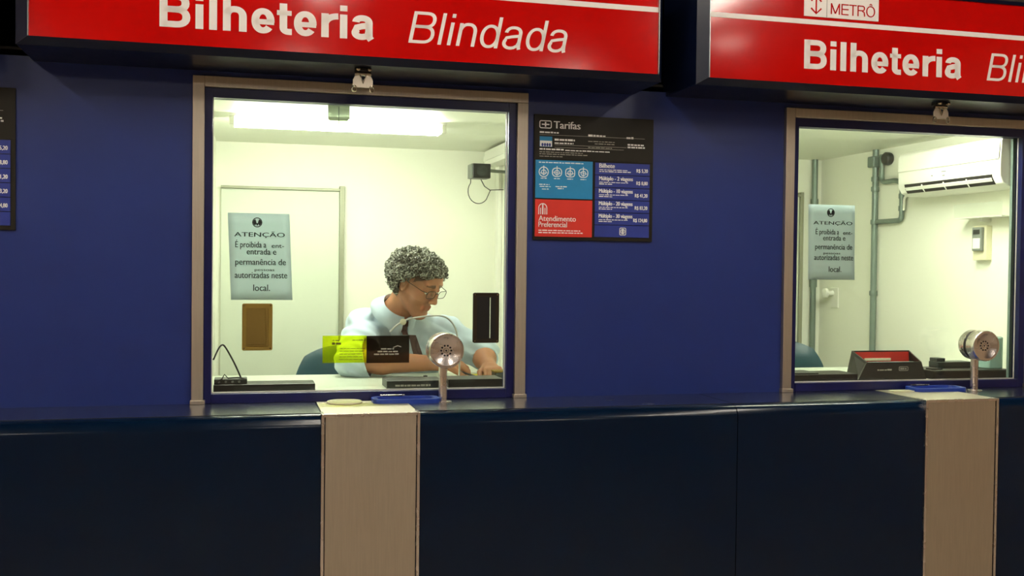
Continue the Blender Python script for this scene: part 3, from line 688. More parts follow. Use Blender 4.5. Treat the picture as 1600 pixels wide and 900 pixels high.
# on the clerk's desk
t = thing('flat_device', 'long flat black device lying against the glass below the bronze plate', 'device', (.07, .12, DESK))
MB().box(-.098, .238, .06, .17, DESK, DESK+.026).build('device_body', 'black_plastic', t, .003); MB().box(-.03, .236, .058, .061, DESK+.004, DESK+.018).build('front_strip', 'dark_grey_plastic', t)
t = thing('radio_unit', 'small black radio unit with tangled cable on the flat device', 'radio', (-.06, .11, DESK+.026))
MB().box(-.096, .012, .075, .15, DESK+.026, DESK+.043).build('radio_body', 'dark_grey_plastic', t, .003)
MB().tube(curve([(-.098, .06, 1.24), (-.085, .07, 1.27), (-.073, .08, 1.287), (-.06, .085, 1.28), (-.03, .085, 1.225), (-.005, .085, 1.17), (.012, .08, 1.152), (.018, .06, 1.135)]), .0028, 8).build('cable', 'black_plastic', t, smooth=True)
MB().tube([(-.095, .07, 1.16), (-.07, .07, 1.175), (-.062, .07, 1.19), (-.05, .07, 1.176), (-.02, .075, 1.178), (.01, .08, 1.172)], .0022, 6).build('cable', 'black_plastic', t, smooth=True)
for k in range(4): MB().lathe([(.004, 0), (.004, .004)], (-.08+k*.022, .075, DESK+.034), (0, -1, 0), 10).build('radio_knob', 'grey_plastic', t)
t = thing('ticket_case', 'dark grey drawer box with a printed strip behind the glass before the clerk', 'drawer', (.585, .12, DESK))
MB().box(.485, .685, .075, .2, DESK, DESK+.028).build('drawer_box', 'dark_grey_plastic', t, .002); mb = MB(); micro(mb, .515, DESK+.008, .125, .007, .0745, 4); mb.build('printed_strip', 'print_grey', t)
t = thing('ticket_case', 'low black drawer box behind the intercom post', 'drawer', (.81, .12, DESK))
MB().box(.705, .905, .075, .2, DESK, DESK+.03).build('drawer_box', 'black_plastic', t, .002); MB().box(.71, .80, .0735, .0755, DESK+.018, DESK+.026).build('label_strip', 'dark_grey_plastic', t)
t = thing('paper_pad', 'bright yellow paper pad under the clerk hands', 'pad', (.93, .4, DESK))
MB().box(.86, 1.0, .33, .47, DESK, DESK+.006).build('pad_sheets', 'yellow_paper', t, .001); MB().box(.86, 1.0, .468, .475, DESK, DESK+.008).build('pad_binding', 'cream_plastic', t)
t = thing('stamp_box', 'small black box with pale lid beside the clerk hands', 'box', (.957, .315, DESK))
MB().box(.925, .99, .285, .345, DESK+.0, DESK+.03).build('box_body', 'dark_grey_plastic', t, .003); MB().box(.923, .992, .283, .347, DESK+.03, DESK+.036).build('box_lid', 'bronze_plastic', t, .002)
t = thing('rubber_stamp', 'tiny black stamp standing on the worktop by the intercom', 'stamp', (.665, .33, DESK))
MB().lathe([(.011, 0), (.011, .006), (.006, .01), (.009, .018), (.0, .02)], (.665, .33, DESK), n=16).build('stamp_body', 'black_plastic', t, smooth=True)
t = thing('gooseneck_wire', 'thin bent wire with a pale round clip arching before the clerk', 'wire', (.78, .24, DESK))
MB().tube(curve([(.775, .24, DESK+.004), (.772, .215, 1.2), (.762, .2, 1.29), (.75, .19, 1.335), (.728, .18, 1.365), (.70, .17, 1.38), (.66, .165, 1.382), (.6, .16, 1.376), (.565, .155, 1.368), (.545, .155, 1.358), (.525, .155, 1.345), (.505, .155, 1.325)]), .0033, 8).build('wire', 'wire_pale', t, smooth=True)
MB().lathe([(.004, -.004), (.011, -.003), (.0115, .003), (.004, .005)], (.552, .153, 1.361), (0, -1, 0), 20).build('clip', 'cream_plastic', t, smooth=True)
MB().lathe([(.022, 0), (.02, .006), (.005, .009)], (.775, .24, DESK), n=20).build('foot', 'dark_grey_plastic', t, smooth=True)

# ------------------------------------------------------------------ empty booth fittings
X = BOOTHS[1][1]
t = thing('air_conditioner', 'white split air conditioner high on the side wall of the empty booth', 'air conditioner', (3.05, .43, 1.91))
ya, yb2 = .055, .735; zt = 2.115
prof = [(X, zt), (2.985, zt), (2.972, zt-.012), (2.966, 1.995), (2.968, 1.955), (2.985, 1.925), (3.02, 1.912), (X, 1.912)]
MB().prism(prof, lambda u, v, d: (u, d, v), ya, yb2).build('casing', 'white_plastic', t, .004, True)
MB().prism([(2.967, zt-.02), (2.961, 2.026), (2.966, 2.023), (2.972, zt-.018)], lambda u, v, d: (u, d, v), ya+.004, yb2-.004).build('front_cover', 'white_plastic', t, .001)
MB().prism([(2.9655, 1.965), (2.9705, 1.9425), (2.984, 1.9235), (3.0, 1.93), (2.975, 1.965)], lambda u, v, d: (u, d, v), ya+.045, yb2-.05).build('air_outlet', 'black_plastic', t)
MB().prism([(2.9645, 1.949), (2.973, 1.936), (2.9755, 1.938), (2.967, 1.951)], lambda u, v, d: (u, d, v), ya+.05, yb2-.055).build('louvre', 'white_plastic', t)
for k in range(3): MB().prism([(2.964, 1.957), (2.969, 1.9405), (2.984, 1.922), (2.99, 1.926), (2.972, 1.957)], lambda u, v, d: (u, d, v), ya+.2+k*.15, ya+.206+k*.15).build('louvre_rib', 'white_plastic', t)
for dy, dz, s in ((.35, 2.003, .014), (.35, 1.985, .007), (.43, 1.99, .003)): MB().box(2.9635, 2.967, ya+dy-s, ya+dy+s, dz-.002, dz+.002).build('display_mark', 'grey_plastic', t)
def pipe(mb, pts, r): mb.tube(pts, r, 12); return mb
t = thing('conduit_pipe', 'grey green conduit with couplings and a loop towards the air conditioner', 'pipe', (3.1, 1.15, FL))
px_, py_ = X-.022, 1.13
pipe(MB(), [(px_, py_, FL), (px_, py_, 2.18)], .0155).build('riser', 'pipe', t, smooth=True)
for z in (2.12, 2.03, 1.98, 1.812, 1.45): MB().lathe([(.0195, -.012), (.0205, -.008), (.0205, .008), (.0195, .012)], (px_, py_, z), n=16).build('coupling', 'pipe', t, smooth=True)
MB().box(px_-.03, px_+.02, py_-.025, py_+.03, 2.09, 2.145).build('junction', 'pipe', t, .006)
def bend(pts, r=.03, n=5):
    out = [Vector(pts[0])]
    for a, b, c_ in zip(pts, pts[1:], pts[2:]):
        a, b, c_ = Vector(a), Vector(b), Vector(c_); u = (a-b).normalized(); v = (c_-b).normalized()
        for k in range(n+1):
            s = k/n; p0 = b+u*r; p2 = b+v*r; out.append((1-s)**2*p0+2*s*(1-s)*b+s*s*p2)
    return out+[Vector(pts[-1])]
pipe(MB(), bend([(px_, 1.075, 2.15), (px_, 1.075, 2.01), (px_, 1.0, 2.01), (px_, .95, 2.012), (px_, .905, 1.99), (px_, .905, 1.812), (px_, 1.13, 1.812)], .03), .0125).build('loop', 'pipe', t, smooth=True)
pipe(MB(), bend([(px_, .888, 1.86), (px_, .888, 1.93), (px_, .73, 1.935)], .03), .006).build('drain_hose', 'white_plastic', t, smooth=True)
for y_, z_ in ((.905, 1.93), (.905, 1.87)): MB().lathe([(.016, -.012), (.016, .012)], (px_, y_, z_), n=14).build('coupling', 'pipe', t, smooth=True)
MB().lathe([(.03, 0), (.033, .01), (.033, .028), (.026, .036)], (X-.002, 1.035, 2.125), (-1, 0, 0), 24).build('round_cap', 'dark_grey_plastic', t, smooth=True)
t = thing('conduit_pipe', 'straight grey conduit in the back corner of the empty booth', 'pipe', (3.08, 1.64, FL))
pipe(MB(), [(3.075, 1.655, FL), (3.075, 1.655, 2.18)], .0165).build('riser', 'pipe', t, smooth=True)
for z in (1.93, 1.5): MB().lathe([(.021, -.03), (.021, .03)], (3.075, 1.655, z), n=16).build('coupling', 'pipe', t, smooth=True)
t = thing('wall_knob', 'small white knob on a plate beside the corner conduit', 'knob', (X, 1.53, 1.42))
MB().box(X-.008, X, 1.48, 1.55, 1.36, 1.47).build('knob_plate', 'white_plastic', t, .002); MB().lathe([(.014, 0), (.012, .03), (.026, .04), (.026, .056), (.015, .062)], (X-.006, 1.53, 1.44), (-1, 0, 0), 20).build('knob_grip', 'white_plastic', t, smooth=True)
t = thing('remote_holder', 'cream wall holder with a grey remote control below the clear shelf', 'remote', (X-.02, .4, 1.6))
MB().box(X-.03, X, 0.293, 0.378, 1.615, 1.765).build('holder', 'cream_plastic', t, .003); MB().box(X-.046, X-.03, 0.305, 0.365, 1.655, 1.758).build('remote_body', 'grey_plastic', t, .003)
MB().box(X-.0475, X-.0455, 0.312, 0.358, 1.665, 1.71).build('button_pad', 'white_plastic', t, .001); MB().box(X-.0475, X-.0455, 0.315, 0.355, 1.728, 1.748).build('display', 'dark_grey_plastic', t)
t = thing('clear_shelf', 'thin clear shelf with white edge on the wall below the air conditioner', 'shelf', (X-.04, .4, 1.79))
MB().box(X-.08, X, .14, .44, 1.797, 1.801).build('shelf_board', 'white_plastic', t); MB().box(X-.082, X-.079, .14, .44, 1.797, 1.86).build('shelf_lip', 'clear_shelf', t); MB().box(X-.05, X, .3, .32, 1.782, 1.797).build('shelf_bracket', 'white_plastic', t)

t = thing('ticket_box', 'open black box with red lining, white lettering on its front', 'box', (2.47, .12, DESK))
y0 = .075
fr = [(2.352, DESK), (2.652, DESK), (2.636, DESK+.07), (2.398, DESK+.07)]
MB().prism(fr, lambda u, v, d: (u, d+.18*(v-DESK), v), y0, y0+.006).build('front_panel', 'black_plastic', t, .001)
bk = [(2.37, DESK), (2.662, DESK), (2.652, DESK+.108), (2.395, DESK+.108)]
MB().prism(bk, lambda u, v, d: (u, d, v), y0+.11, y0+.116).build('rear_panel', 'black_plastic', t, .001)
MB().prism([(2.38, DESK+.01), (2.652, DESK+.01), (2.646, DESK+.102), (2.402, DESK+.102)], lambda u, v, d: (u, d, v), y0+.104, y0+.11).build('red_lining', 'red_plastic', t)
for e in (-1, 1):
    q = ((2.352, 2.37, 2.395, 2.398), (2.652, 2.662, 2.652, 2.636))[e > 0]
    ring = [(q[0], y0, DESK), (q[1], y0+.116, DESK), (q[2], y0+.116, DESK+.108), (q[3], y0+.0126, DESK+.07)]
    MB().add(ring+[(a+e*.005, b_, c_) for a, b_, c_ in ring], [(0, 1, 2, 3), (7, 6, 5, 4), (0, 3, 7, 4), (3, 2, 6, 7), (2, 1, 5, 6), (1, 0, 4, 5)]).build('side_panel', 'black_plastic', t)
MB().box(2.4, 2.634, y0+.016, y0+.06, DESK+.062, DESK+.067).build('inner_shelf', 'mug_green', t); MB().box(2.44, 2.56, y0+.0985, y0+.1035, DESK+.068, DESK+.078).build('paper_strip', 'cream_plastic', t)
mb = MB()
yy = y0+.18*.045-.001
micro(mb, 2.437, DESK+.034, .065, .009, yy, 5); ribbon(mb, rrect(2.535, 2.575, DESK+.036, DESK+.051, .003), .002, .002, facade(yy-.001), 0, .0006, True); micro(mb, 2.54, DESK+.040, .028, .007, yy-.001, 6)
ribbon(mb, [(2.497, DESK+.024), (2.502, DESK+.032), (2.515, DESK+.032), (2.52, DESK+.022), (2.497, DESK+.022)], .003, .003, facade(yy+.002), 0, .001); micro(mb, 2.48, DESK+.02, .01, .008, yy+.0025, 7)
mb.build('front_lettering', 'print_grey', t)
t = thing('flat_device', 'flat black device lying against the glass under the notice of the empty booth', 'device', (2.2, .12, DESK))
MB().box(2.05, 2.34, .065, .2, DESK, DESK+.028).build('device_body', 'black_plastic', t, .003); MB().box(2.06, 2.17, .07, .18, DESK+.028, DESK+.034).build('device_lid', 'dark_grey_plastic', t, .002)
t = thing('ticket_case', 'long low black drawer box behind the intercom of the empty booth', 'drawer', (2.85, .15, DESK))
MB().box(2.676, 3.055, .065, .24, DESK, DESK+.035).build('drawer_box', 'black_plastic', t, .003); MB().box(2.685, 3.045, .063, .066, DESK+.028, DESK+.031).build('drawer_gap', 'dark_grey_plastic', t)
t = thing('card_reader', 'dark grey card reader standing on the long black drawer box', 'card reader', (2.8, .2, DESK+.035))
MB().box(2.775, 2.935, .16, .225, DESK+.035, DESK+.06).build('reader_base', 'dark_grey_plastic', t, .003); MB().box(2.775, 2.815, .17, .22, DESK+.06, DESK+.075).build('reader_head', 'dark_grey_plastic', t, .003)
MB().box(2.70, 2.75, .1, .14, DESK+.035, DESK+.04).build('loose_key', 'black_plastic', t, .001)
t = thing('tumbler', 'pale green square tumbler standing on the long black drawer box', 'tumbler', (3.0, .14, DESK+.035))
MB().prism(rrect(2.962, 3.046, .1, .18, .02), lambda u, v, d: (u, v, d), DESK+.035, DESK+.165).build('tumbler_body', 'mug_green', t, .004, True); MB().prism(rrect(2.966, 3.042, .104, .176, .018), lambda u, v, d: (u, v, d), DESK+.165, DESK+.168).build('tumbler_rim', 'white_plastic', t)
# PERSON
# ------------------------------------------------------------------ the clerk
class SDF:
    """distance field on a grid; smooth unions of round cones and ellipsoids; meshed by surface nets"""
    def __init__(s, lo, hi, h):
        s.lo = np.array(lo, float); s.h = h; s.n = np.ceil((np.array(hi)-s.lo)/h).astype(int)+1; s.d = np.full(s.n, 1.0, np.float32)
    def grid(s, lo, hi):
        a = np.clip(np.floor((np.array(lo)-s.lo)/s.h).astype(int), 0, s.n); b = np.clip(np.ceil((np.array(hi)-s.lo)/s.h).astype(int)+1, 0, s.n)
        sl = tuple(slice(i, j) for i, j in zip(a, b))
        ax = [s.lo[i]+s.h*np.arange(a[i], b[i]) for i in range(3)]
        return sl, np.stack(np.meshgrid(*ax, indexing='ij'), -1).astype(np.float32)
    def merge(s, sl, e, k, sub=False):
        d = s.d[sl]
        if sub:
            hh = np.clip(.5-.5*(d+e)/k, 0, 1); s.d[sl] = d*(1-hh)-e*hh+k*hh*(1-hh)
        else:
            hh = np.clip(.5+.5*(d-e)/k, 0, 1); s.d[sl] = d*(1-hh)+e*hh-k*hh*(1-hh)
    def cone(s, a, b, ra, rb, k=.01, sub=False):
        a = np.array(a, np.float32); b = np.array(b, np.float32); m = max(ra, rb)+k+3*s.h
        sl, p = s.grid(np.minimum(a, b)-m, np.maximum(a, b)+m)
        if p.size == 0: return s
        ab = b-a; t = np.clip(((p-a)@ab)/max(ab@ab, 1e-9), 0, 1)
        e = np.linalg.norm(p-a-t[..., None]*ab, axis=-1)-(ra+(rb-ra)*t); s.merge(sl, e, k, sub); return s
    def ball(s, a, r, k=.01, sub=False): return s.cone(a, a, r, r, k, sub)
    def ell(s, c, ax, r, k=.01, sub=False):
        c = np.array(c, np.float32); ax = np.array(ax, np.float32); r = np.array(r, np.float32); m = r.max()+k+3*s.h
        sl, p = s.grid(c-m, c+m)
        if p.size == 0: return s
        q = (p-c)@ax.T; k0 = np.linalg.norm(q/r, axis=-1); k1 = np.linalg.norm(q/r**2, axis=-1); e = k0*(k0-1)/np.maximum(k1, 1e-6)
        s.merge(sl, e, k, sub); return s
    def mesh(s):
        d = s.d; nx, ny, nz = d.shape; inside = d < 0
        cnt = np.zeros((nx-1, ny-1, nz-1), np.int8)
        for i in (0, 1):
            for j in (0, 1):
                for k in (0, 1): cnt += inside[i:nx-1+i, j:ny-1+j, k:nz-1+k]
        cells = np.argwhere((cnt > 0) & (cnt < 8)); idx = np.full(cnt.shape, -1, np.int32); idx[tuple(cells.T)] = np.arange(len(cells))
        acc = np.zeros((len(cells), 3)); num = np.zeros(len(cells))
        corners = [(i, j, k) for i in (0, 1) for j in (0, 1) for k in (0, 1)]
        val = {c: d[cells[:, 0]+c[0], cells[:, 1]+c[1], cells[:, 2]+c[2]].astype(float) for c in corners}
        for c in corners:
            for a in range(3):
                if c[a] == 0:
                    e = list(c); e[a] = 1; e = tuple(e); v0, v1 = val[c], val[e]; m = (v0 < 0) != (v1 < 0)
                    t = v0[m]/(v0[m]-v1[m]); pt = np.tile(np.array(c, float), (m.sum(), 1)); pt[:, a] = t; acc[m] += pt; num[m] += 1
        V = s.lo+s.h*(cells+acc/num[:, None]); F = []
        for a in range(3):
            b, c = (a+1) % 3, (a+2) % 3
            sl0 = [slice(None)]*3; sl1 = [slice(None)]*3; sl0[a] = slice(0, -1); sl1[a] = slice(1, None)
            i0 = inside[tuple(sl0)]; i1 = inside[tuple(sl1)]
            for flip, msk in ((False, i0 & ~i1), (True, ~i0 & i1)):
                e = np.argwhere(msk); e = e[(e[:, b] > 0) & (e[:, c] > 0) & (e[:, b] < d.shape[b]-1) & (e[:, c] < d.shape[c]-1)]
                if not len(e): continue
                q = []
                for db, dc in ((1, 1), (0, 1), (0, 0), (1, 0)):
                    o = e.copy(); o[:, b] -= db; o[:, c] -= dc; q.append(idx[tuple(o.T)])
                q = np.stack(q, 1); F.append(q[:, ::-1] if flip else q)
        return V, np.concatenate(F)
def sdf_obj(sd, name, mat, parent, cut=None, tint=None, relax=2, rest=None):
    V, F = sd.mesh()
    for _ in range(relax):                      # light Laplacian smoothing of the grid steps
        acc = np.zeros_like(V); n = np.zeros(len(V))
        for a, b in ((0, 1), (1, 2), (2, 3), (3, 0)):
            np.add.at(acc, F[:, a], V[F[:, b]]); np.add.at(n, F[:, a], 1); np.add.at(acc, F[:, b], V[F[:, a]]); np.add.at(n, F[:, b], 1)
        V = V*.5+.5*acc/np.maximum(n, 1)[:, None]
    if rest: on = V[:, 1] < .61; V[on, 2] = np.maximum(V[on, 2], rest)
    if cut is not None:
        keep = cut(V); F = F[keep[F].all(1)]; use = np.unique(F); mp = np.full(len(V), -1); mp[use] = np.arange(len(use)); V = V[use]; F = mp[F]
        E = np.sort(np.concatenate([F[:, [a, (a+1) % 4]] for a in range(4)]), 1); E, cn = np.unique(E, axis=0, return_counts=True); E = E[cn == 1]   # trim edges
        on = np.unique(E)
        for _ in range(14):                     # even out the hems
            acc = np.zeros_like(V); n = np.zeros(len(V))
            for a, b in ((0, 1), (1, 0)): np.add.at(acc, E[:, a], V[E[:, b]]); np.add.at(n, E[:, a], 1)
            V[on] = .4*V[on]+.6*acc[on]/n[on][:, None]
    me = bpy.data.meshes.new(name); me.from_pydata(V.tolist(), [], F.tolist()); me.materials.append(MATS[mat])
    me.polygons.foreach_set('use_smooth', [True]*len(me.polygons))
    if tint is not None:
        at = me.color_attributes.new('tint', 'FLOAT_COLOR', 'POINT'); c = np.ones((len(V), 4), np.float32); c[:, :3] = tint(V); at.data.foreach_set('color', c.ravel())
    o = bpy.data.objects.new(name, me); COL.objects.link(o)
    if parent: put(o, parent)
    return o

man = thing('person', 'clerk with curly grey hair, glasses, pale blue shirt and tie, writing at the desk', 'person', (.6, .95, FL))
A_ = lambda *p: np.array(p, float)
HC = A_(.672, .555, 1.498); hy = math.radians(-50); hp = math.radians(30)
hd = A_(math.cos(hy), math.sin(hy), 0); Fv = math.cos(hp)*hd+A_(0, 0, -math.sin(hp)); Uv = math.sin(hp)*hd+A_(0, 0, math.cos(hp)); Lv = np.cross(Uv, Fv)
HA = np.stack([Lv, Fv, Uv])
def H(l, f, u): return HC+l*Lv+f*Fv+u*Uv
def head_local(V): return (V-HC)@HA.T
# joints
NB = A_(.592, .685, 1.350)                      # neck base
RS, RE, RW = A_(.472, .725, 1.312), A_(.425, .515, 1.185), A_(.742, .425, 1.185)
LS, LE, LW = A_(.815, .700, 1.285), A_(.948, .590, 1.196), A_(.945, .475, 1.165)
PEL, BEL, CH = A_(.585, .98, .93), A_(.60, .90, 1.05), A_(.63, .80, 1.20)

b = SDF((.28, .28, .78), (1.12, 1.18, 1.66), .0033)
# skull and face
b.ell(H(0, -.014, .028), HA, (.075, .094, .088), .01)
b.ell(H(0, .026, -.04), HA, (.058, .060, .080), .03)
b.ell(H(0, .045, .045), HA, (.060, .046, .040), .02)
b.ball(H(0, .070, -.106), .022, .025)
for s_ in (-1, 1):
    b.cone(H(s_*.050, .0, -.055), H(s_*.018, .066, -.106), .018, .018, .025)
    b.ball(H(s_*.040, .062, -.03), .024, .02)
    b.cone(H(s_*.046, .074, .030), H(s_*.013, .089, .027), .008, .008, .01)
    b.ball(H(s_*.032, .099, .008), .013, .012, True)
    b.ell(H(s_*.031, .075, .007), HA, (.014, .0125, .011), .004)
    b.ell(H(s_*.077, -.004, -.008), HA, (.009, .019, .032), .006)
    b.ell(H(s_*.086, .0, -.004), HA, (.006, .010, .018), .004, True)
    b.ball(H(s_*.012, .100, -.034), .0085, .006)
b.cone(H(0, .084, .022), H(0, .113, -.026), .0075, .0115, .012)
b.cone(H(-.017, .088, -.062), H(.017, .088, -.062), .0065, .0065, .008); b.cone(H(-.015, .086, -.074), H(.015, .086, -.074), .0075, .0075, .008)
b.cone(H(-.022, .100, -.068), H(.022, .100, -.068), .0022, .0022, .003, True)
# neck and trunk under the shirt
b.cone(H(0, -.028, -.05), NB+A_(0, .01, -.01), .053, .058, .03); b.cone(NB, CH+A_(-.02, -.01, .06), .06, .09, .05)
b.cone(CH, BEL, .11, .12, .06); b.cone(BEL, PEL, .12, .12, .05)
b.cone(RS, LS, .045, .045, .05)
# arms
def limb(s, a, e, w, r, k=.02): s.cone(a, e, r[0], r[1], k); s.cone(e, e+(w-e)*.3, r[1], r[2], k); s.cone(e+(w-e)*.3, w, r[2], r[3], k)
limb(b, RS, RE, RW, (.05, .042, .044, .027)); limb(b, LS, LE, LW, (.05, .042, .043, .027))
# hands: palm with five fingers
def hand(w, fwd, side, up, curl, thumb):
    fwd = fwd/np.linalg.norm(fwd); side = side-fwd*(side@fwd); side /= np.linalg.norm(side); up = np.cross(fwd, side); up = up if up[2] > 0 else -up
    b.cone(w, w+fwd*.03, .026, .024, .015)
    for q in (-.026, -.009, .009, .026): b.cone(w+fwd*.02+side*q*.7, w+fwd*.082+side*q+up*.004, .0145, .0115, .012)
    tips = []
    for q, ln, c in zip((-.029, -.0095, .0105, .0285), (.066, .080, .086, .070) if thumb < 0 else (.070, .086, .080, .066), curl):
        p = w+fwd*.082+side*q+up*.006; a = .15; r_ = .0098
        for i, sh in enumerate((.46, .31, .23)):
            a += c*(.75, 1., .7)[i]; n_ = p+(fwd*math.cos(a)-up*math.sin(a)+side*q*2.)*ln*sh; b.cone(p, n_, r_, r_-.0008, .0035); p = n_; r_ -= .0008
        tips.append(p)
    sd = side*(1 if thumb > 0 else -1)
    p0 = w+fwd*.022+sd*.02; p1 = p0+fwd*.032+sd*.026-up*.006; p2 = p1+fwd*.03+sd*.004-up*.012; p3 = p2+fwd*.022-sd*.006-up*.006
    b.cone(p0, p1, .0145, .0115, .008); b.cone(p1, p2, .0112, .0102, .004); b.cone(p2, p3, .010, .0085, .004)
    return tips, p3
rt_tips, rt_th = hand(RW, A_(.92, -.04, -.17), A_(-.04, 1, .25), None, (.62, .6, .58, .5), -1)
lf_tips, lf_th = hand(LW, A_(-.05, -1, -.12), A_(-1, .0, -.1), None, (.55, .6, .66, .7), 1)
def skin_tint(V):
    q = head_local(V); T = np.ones((len(V), 3)); l, f, u = q.T
    near = np.linalg.norm(q, axis=1) < .17
    lips = near & (abs(l) < .023) & (f > .078) & (u < -.057) & (u > -.081-.15*abs(l)); T[lips] = (.86, .70, .66)
    brow = near & (abs(abs(l)-.030) < .020) & (f > .074) & (abs(u-.031-.12*(.03-abs(l))) < .0062-.16*np.maximum(0, abs(l)-.028)+.0012*np.sin(l*2600)); T[brow] = (.3, .31, .32)
    beard = near & (u < -.04) & (f > -.0) & ~lips & ((u < -.085) | (abs(l) > .024) | (u > -.056)); T[beard] = (.84, .83, .84)
    hair = near & ((u > .012+.75*(f-.02)+.0) & (f < .075) & ~((abs(l) > .068) & (u < .035))) | (near & (f < -.03) & (u > -.085)) | (near & (u > .066)); T[hair] = (.22, .25, .26)
    return T
sdf_obj(b, 'body', 'skin', man, tint=skin_tint, rest=DESK+.001)
# eyes
for s_ in (-1, 1):
    e = MB(); c_ = H(s_*.031, .0772, .0005); e.ell(c_, (.0095, .0095, .0095), 14, 10); ey = e.build('eyeball', 'eye_white', man, smooth=True)
    g = c_+(Fv*.86-Uv*.5)*.0072; i_ = MB(); i_.ell(g, (.0046, .0046, .0046), 10, 8); i_.build('iris', 'iris', ey, smooth=True)
# shirt
sh = SDF((.22, .32, .86), (1.14, 1.22, 1.46), .0045)
sh.cone(NB+A_(.005, .0, .0), CH+A_(-.02, .0, .07), .067, .115, .05)
sh.cone(CH+A_(-.055, -.02, .0), BEL+A_(-.03, .0, -.02), .125, .135, .06); sh.cone(CH+A_(.07, -.03, -.015), BEL+A_(.04, -.02, -.02), .115, .135, .06); sh.cone(BEL, PEL+A_(0, 0, .0), .15, .15, .05)
sh.cone(CH+A_(.01, -.085, -.02), CH+A_(0, -.06, -.10), .085, .10, .05)
sh.cone(RS, NB+A_(-.02, .02, -.03), .064, .062, .05); sh.cone(LS, NB+A_(.04, .01, -.03), .060, .062, .05)
sh.cone(RS, RS+(RE-RS)*.5, .068, .072, .03); sh.cone(RS+(RE-RS)*.5, RE+A_(-.012, .01, .005), .072, .068, .03); sh.cone(RE+A_(-.012, .01, .004), RE+(RW-RE)*.10, .066, .063, .02)
sh.cone(LS, LS+(LE-LS)*.6, .064, .064, .03); sh.cone(LS+(LE-LS)*.6, LE+A_(.005, .012, .006), .064, .06, .02)
g_sl, g_p = sh.grid(sh.lo, sh.lo+sh.h*sh.n)
gx, gy, gz = g_p[..., 0], g_p[..., 1], g_p[..., 2]
sh.d[g_sl] += .005*np.sin(gx*60+14*np.sin(gz*11)+gy*25)*np.sin(gz*22+gx*18)+.003*np.sin(gz*75+gx*50+8*np.sin(gy*12))
for (o_, dvec, fq, am) in ((RS, A_(.35, -.3, -.9), 46, .007), (NB, A_(.9, -.1, -.35), 40, .006), (LS, A_(-.4, -.2, -.9), 48, .006), (RE, A_(.2, .5, .85), 52, .006)):
    wv = (gx-o_[0])*dvec[0]*fq+(gy-o_[1])*dvec[1]*fq+(gz-o_[2])*dvec[2]*fq+1.3*np.sin(gx*23+gz*17)+1.1*np.sin(gy*19-gz*29)
    near = np.exp(-((gx-o_[0])**2+(gy-o_[1])**2+(gz-o_[2])**2)/.02); sh.d[g_sl] += am*near*(1-np.abs(np.sin(wv*.5)))**3
del g_p, gx, gy, gz, wv, near
na = H(0, -.03, -.05)-NB; na /= np.linalg.norm(na)
def shirt_cut(V):
    hgt = (V-NB)@na; rad_ = np.linalg.norm(V-NB-hgt[:, None]*na, axis=1); keep = (hgt < .02) | (rad_ > .082)
    ax = (RW-RE)/np.linalg.norm(RW-RE); d_ = (V-RE)@ax; off = np.linalg.norm(V-RE-d_[:, None]*ax, axis=1)
    keep &= ~((d_ > .045-.25*(V[:, 2]-1.185)) & (off < .10) & (V[:, 1] < .60) & (V[:, 0] < .60) & (V[:, 2] < 1.30))
    ax = (LW-LE)/np.linalg.norm(LW-LE); d_ = (V-LE)@ax; off = np.linalg.norm(V-LE-d_[:, None]*ax, axis=1); keep &= ~((d_ > .03) & (off < .095) & (V[:, 0] > .86))
    keep &= V[:, 2] > .90
    return keep
so = sdf_obj(sh, 'shirt', 'shirt', man, cut=shirt_cut, relax=3, rest=DESK+.001)
md = so.modifiers.new('cloth', 'SOLIDIFY'); md.thickness = .003; md.offset = 1
# collar: folded band, open at the throat, with two points
fr_ = A_(.42, -.9, -.1); fr_ -= na*(fr_@na); fr_ /= np.linalg.norm(fr_); sd_ = np.cross(na, fr_)
vs = []; fs = []; n = 40
for k in range(n+1):
    a = math.radians(9+(360-18)*k/n); dirv = fr_*math.cos(a)+sd_*math.sin(a)
    tip = max(0, 1-min(a, 2*PI-a)/.75)
    for r_, h_ in ((.0615, .0), (.066, .062), (.071, .068), (.088+.008*tip, .044-.022*tip), (.108+.012*tip, .018-.062*tip)): vs.append(NB+dirv*r_+na*h_)
for k in range(n):
    for j in range(4): a = k*5+j; fs.append((a, a+1, a+6, a+5))
cl = MB().add(vs, fs).build('collar', 'shirt', so, smooth=True); md = cl.modifiers.new('cloth', 'SOLIDIFY'); md.thickness = .0025
# tie
k0 = NB+fr_*.078+na*.02
pts = [k0, k0+A_(.006, -.022, -.03), A_(.652, .575, 1.285), A_(.672, .565, 1.215), A_(.690, .572, 1.150)]
wd = (.011, .013, .016, .020, .024); vs = []; fs = []
for p, w_ in zip(pts, wd):
    for s_, dy in ((-1, 0), (-1, -.006), (1, -.006), (1, 0)): vs.append(A_(p[0]+s_*w_*.94, p[1]+s_*w_*.25+dy, p[2]))
for i in range(len(pts)-1):
    for j in range(4): fs.append((i*4+j, i*4+(j+1) % 4, (i+1)*4+(j+1) % 4, (i+1)*4+j))
fs += [(3, 2, 1, 0), tuple(range(len(vs)-4, len(vs)))]
te = MB().add(vs, fs).build('tie', 'tie', man, .002)
kn = MB(); kn.ell(k0+A_(0, -.004, -.004), (.017, .013, .018), 12, 8); kn.build('tie_knot', 'tie', te, smooth=True)
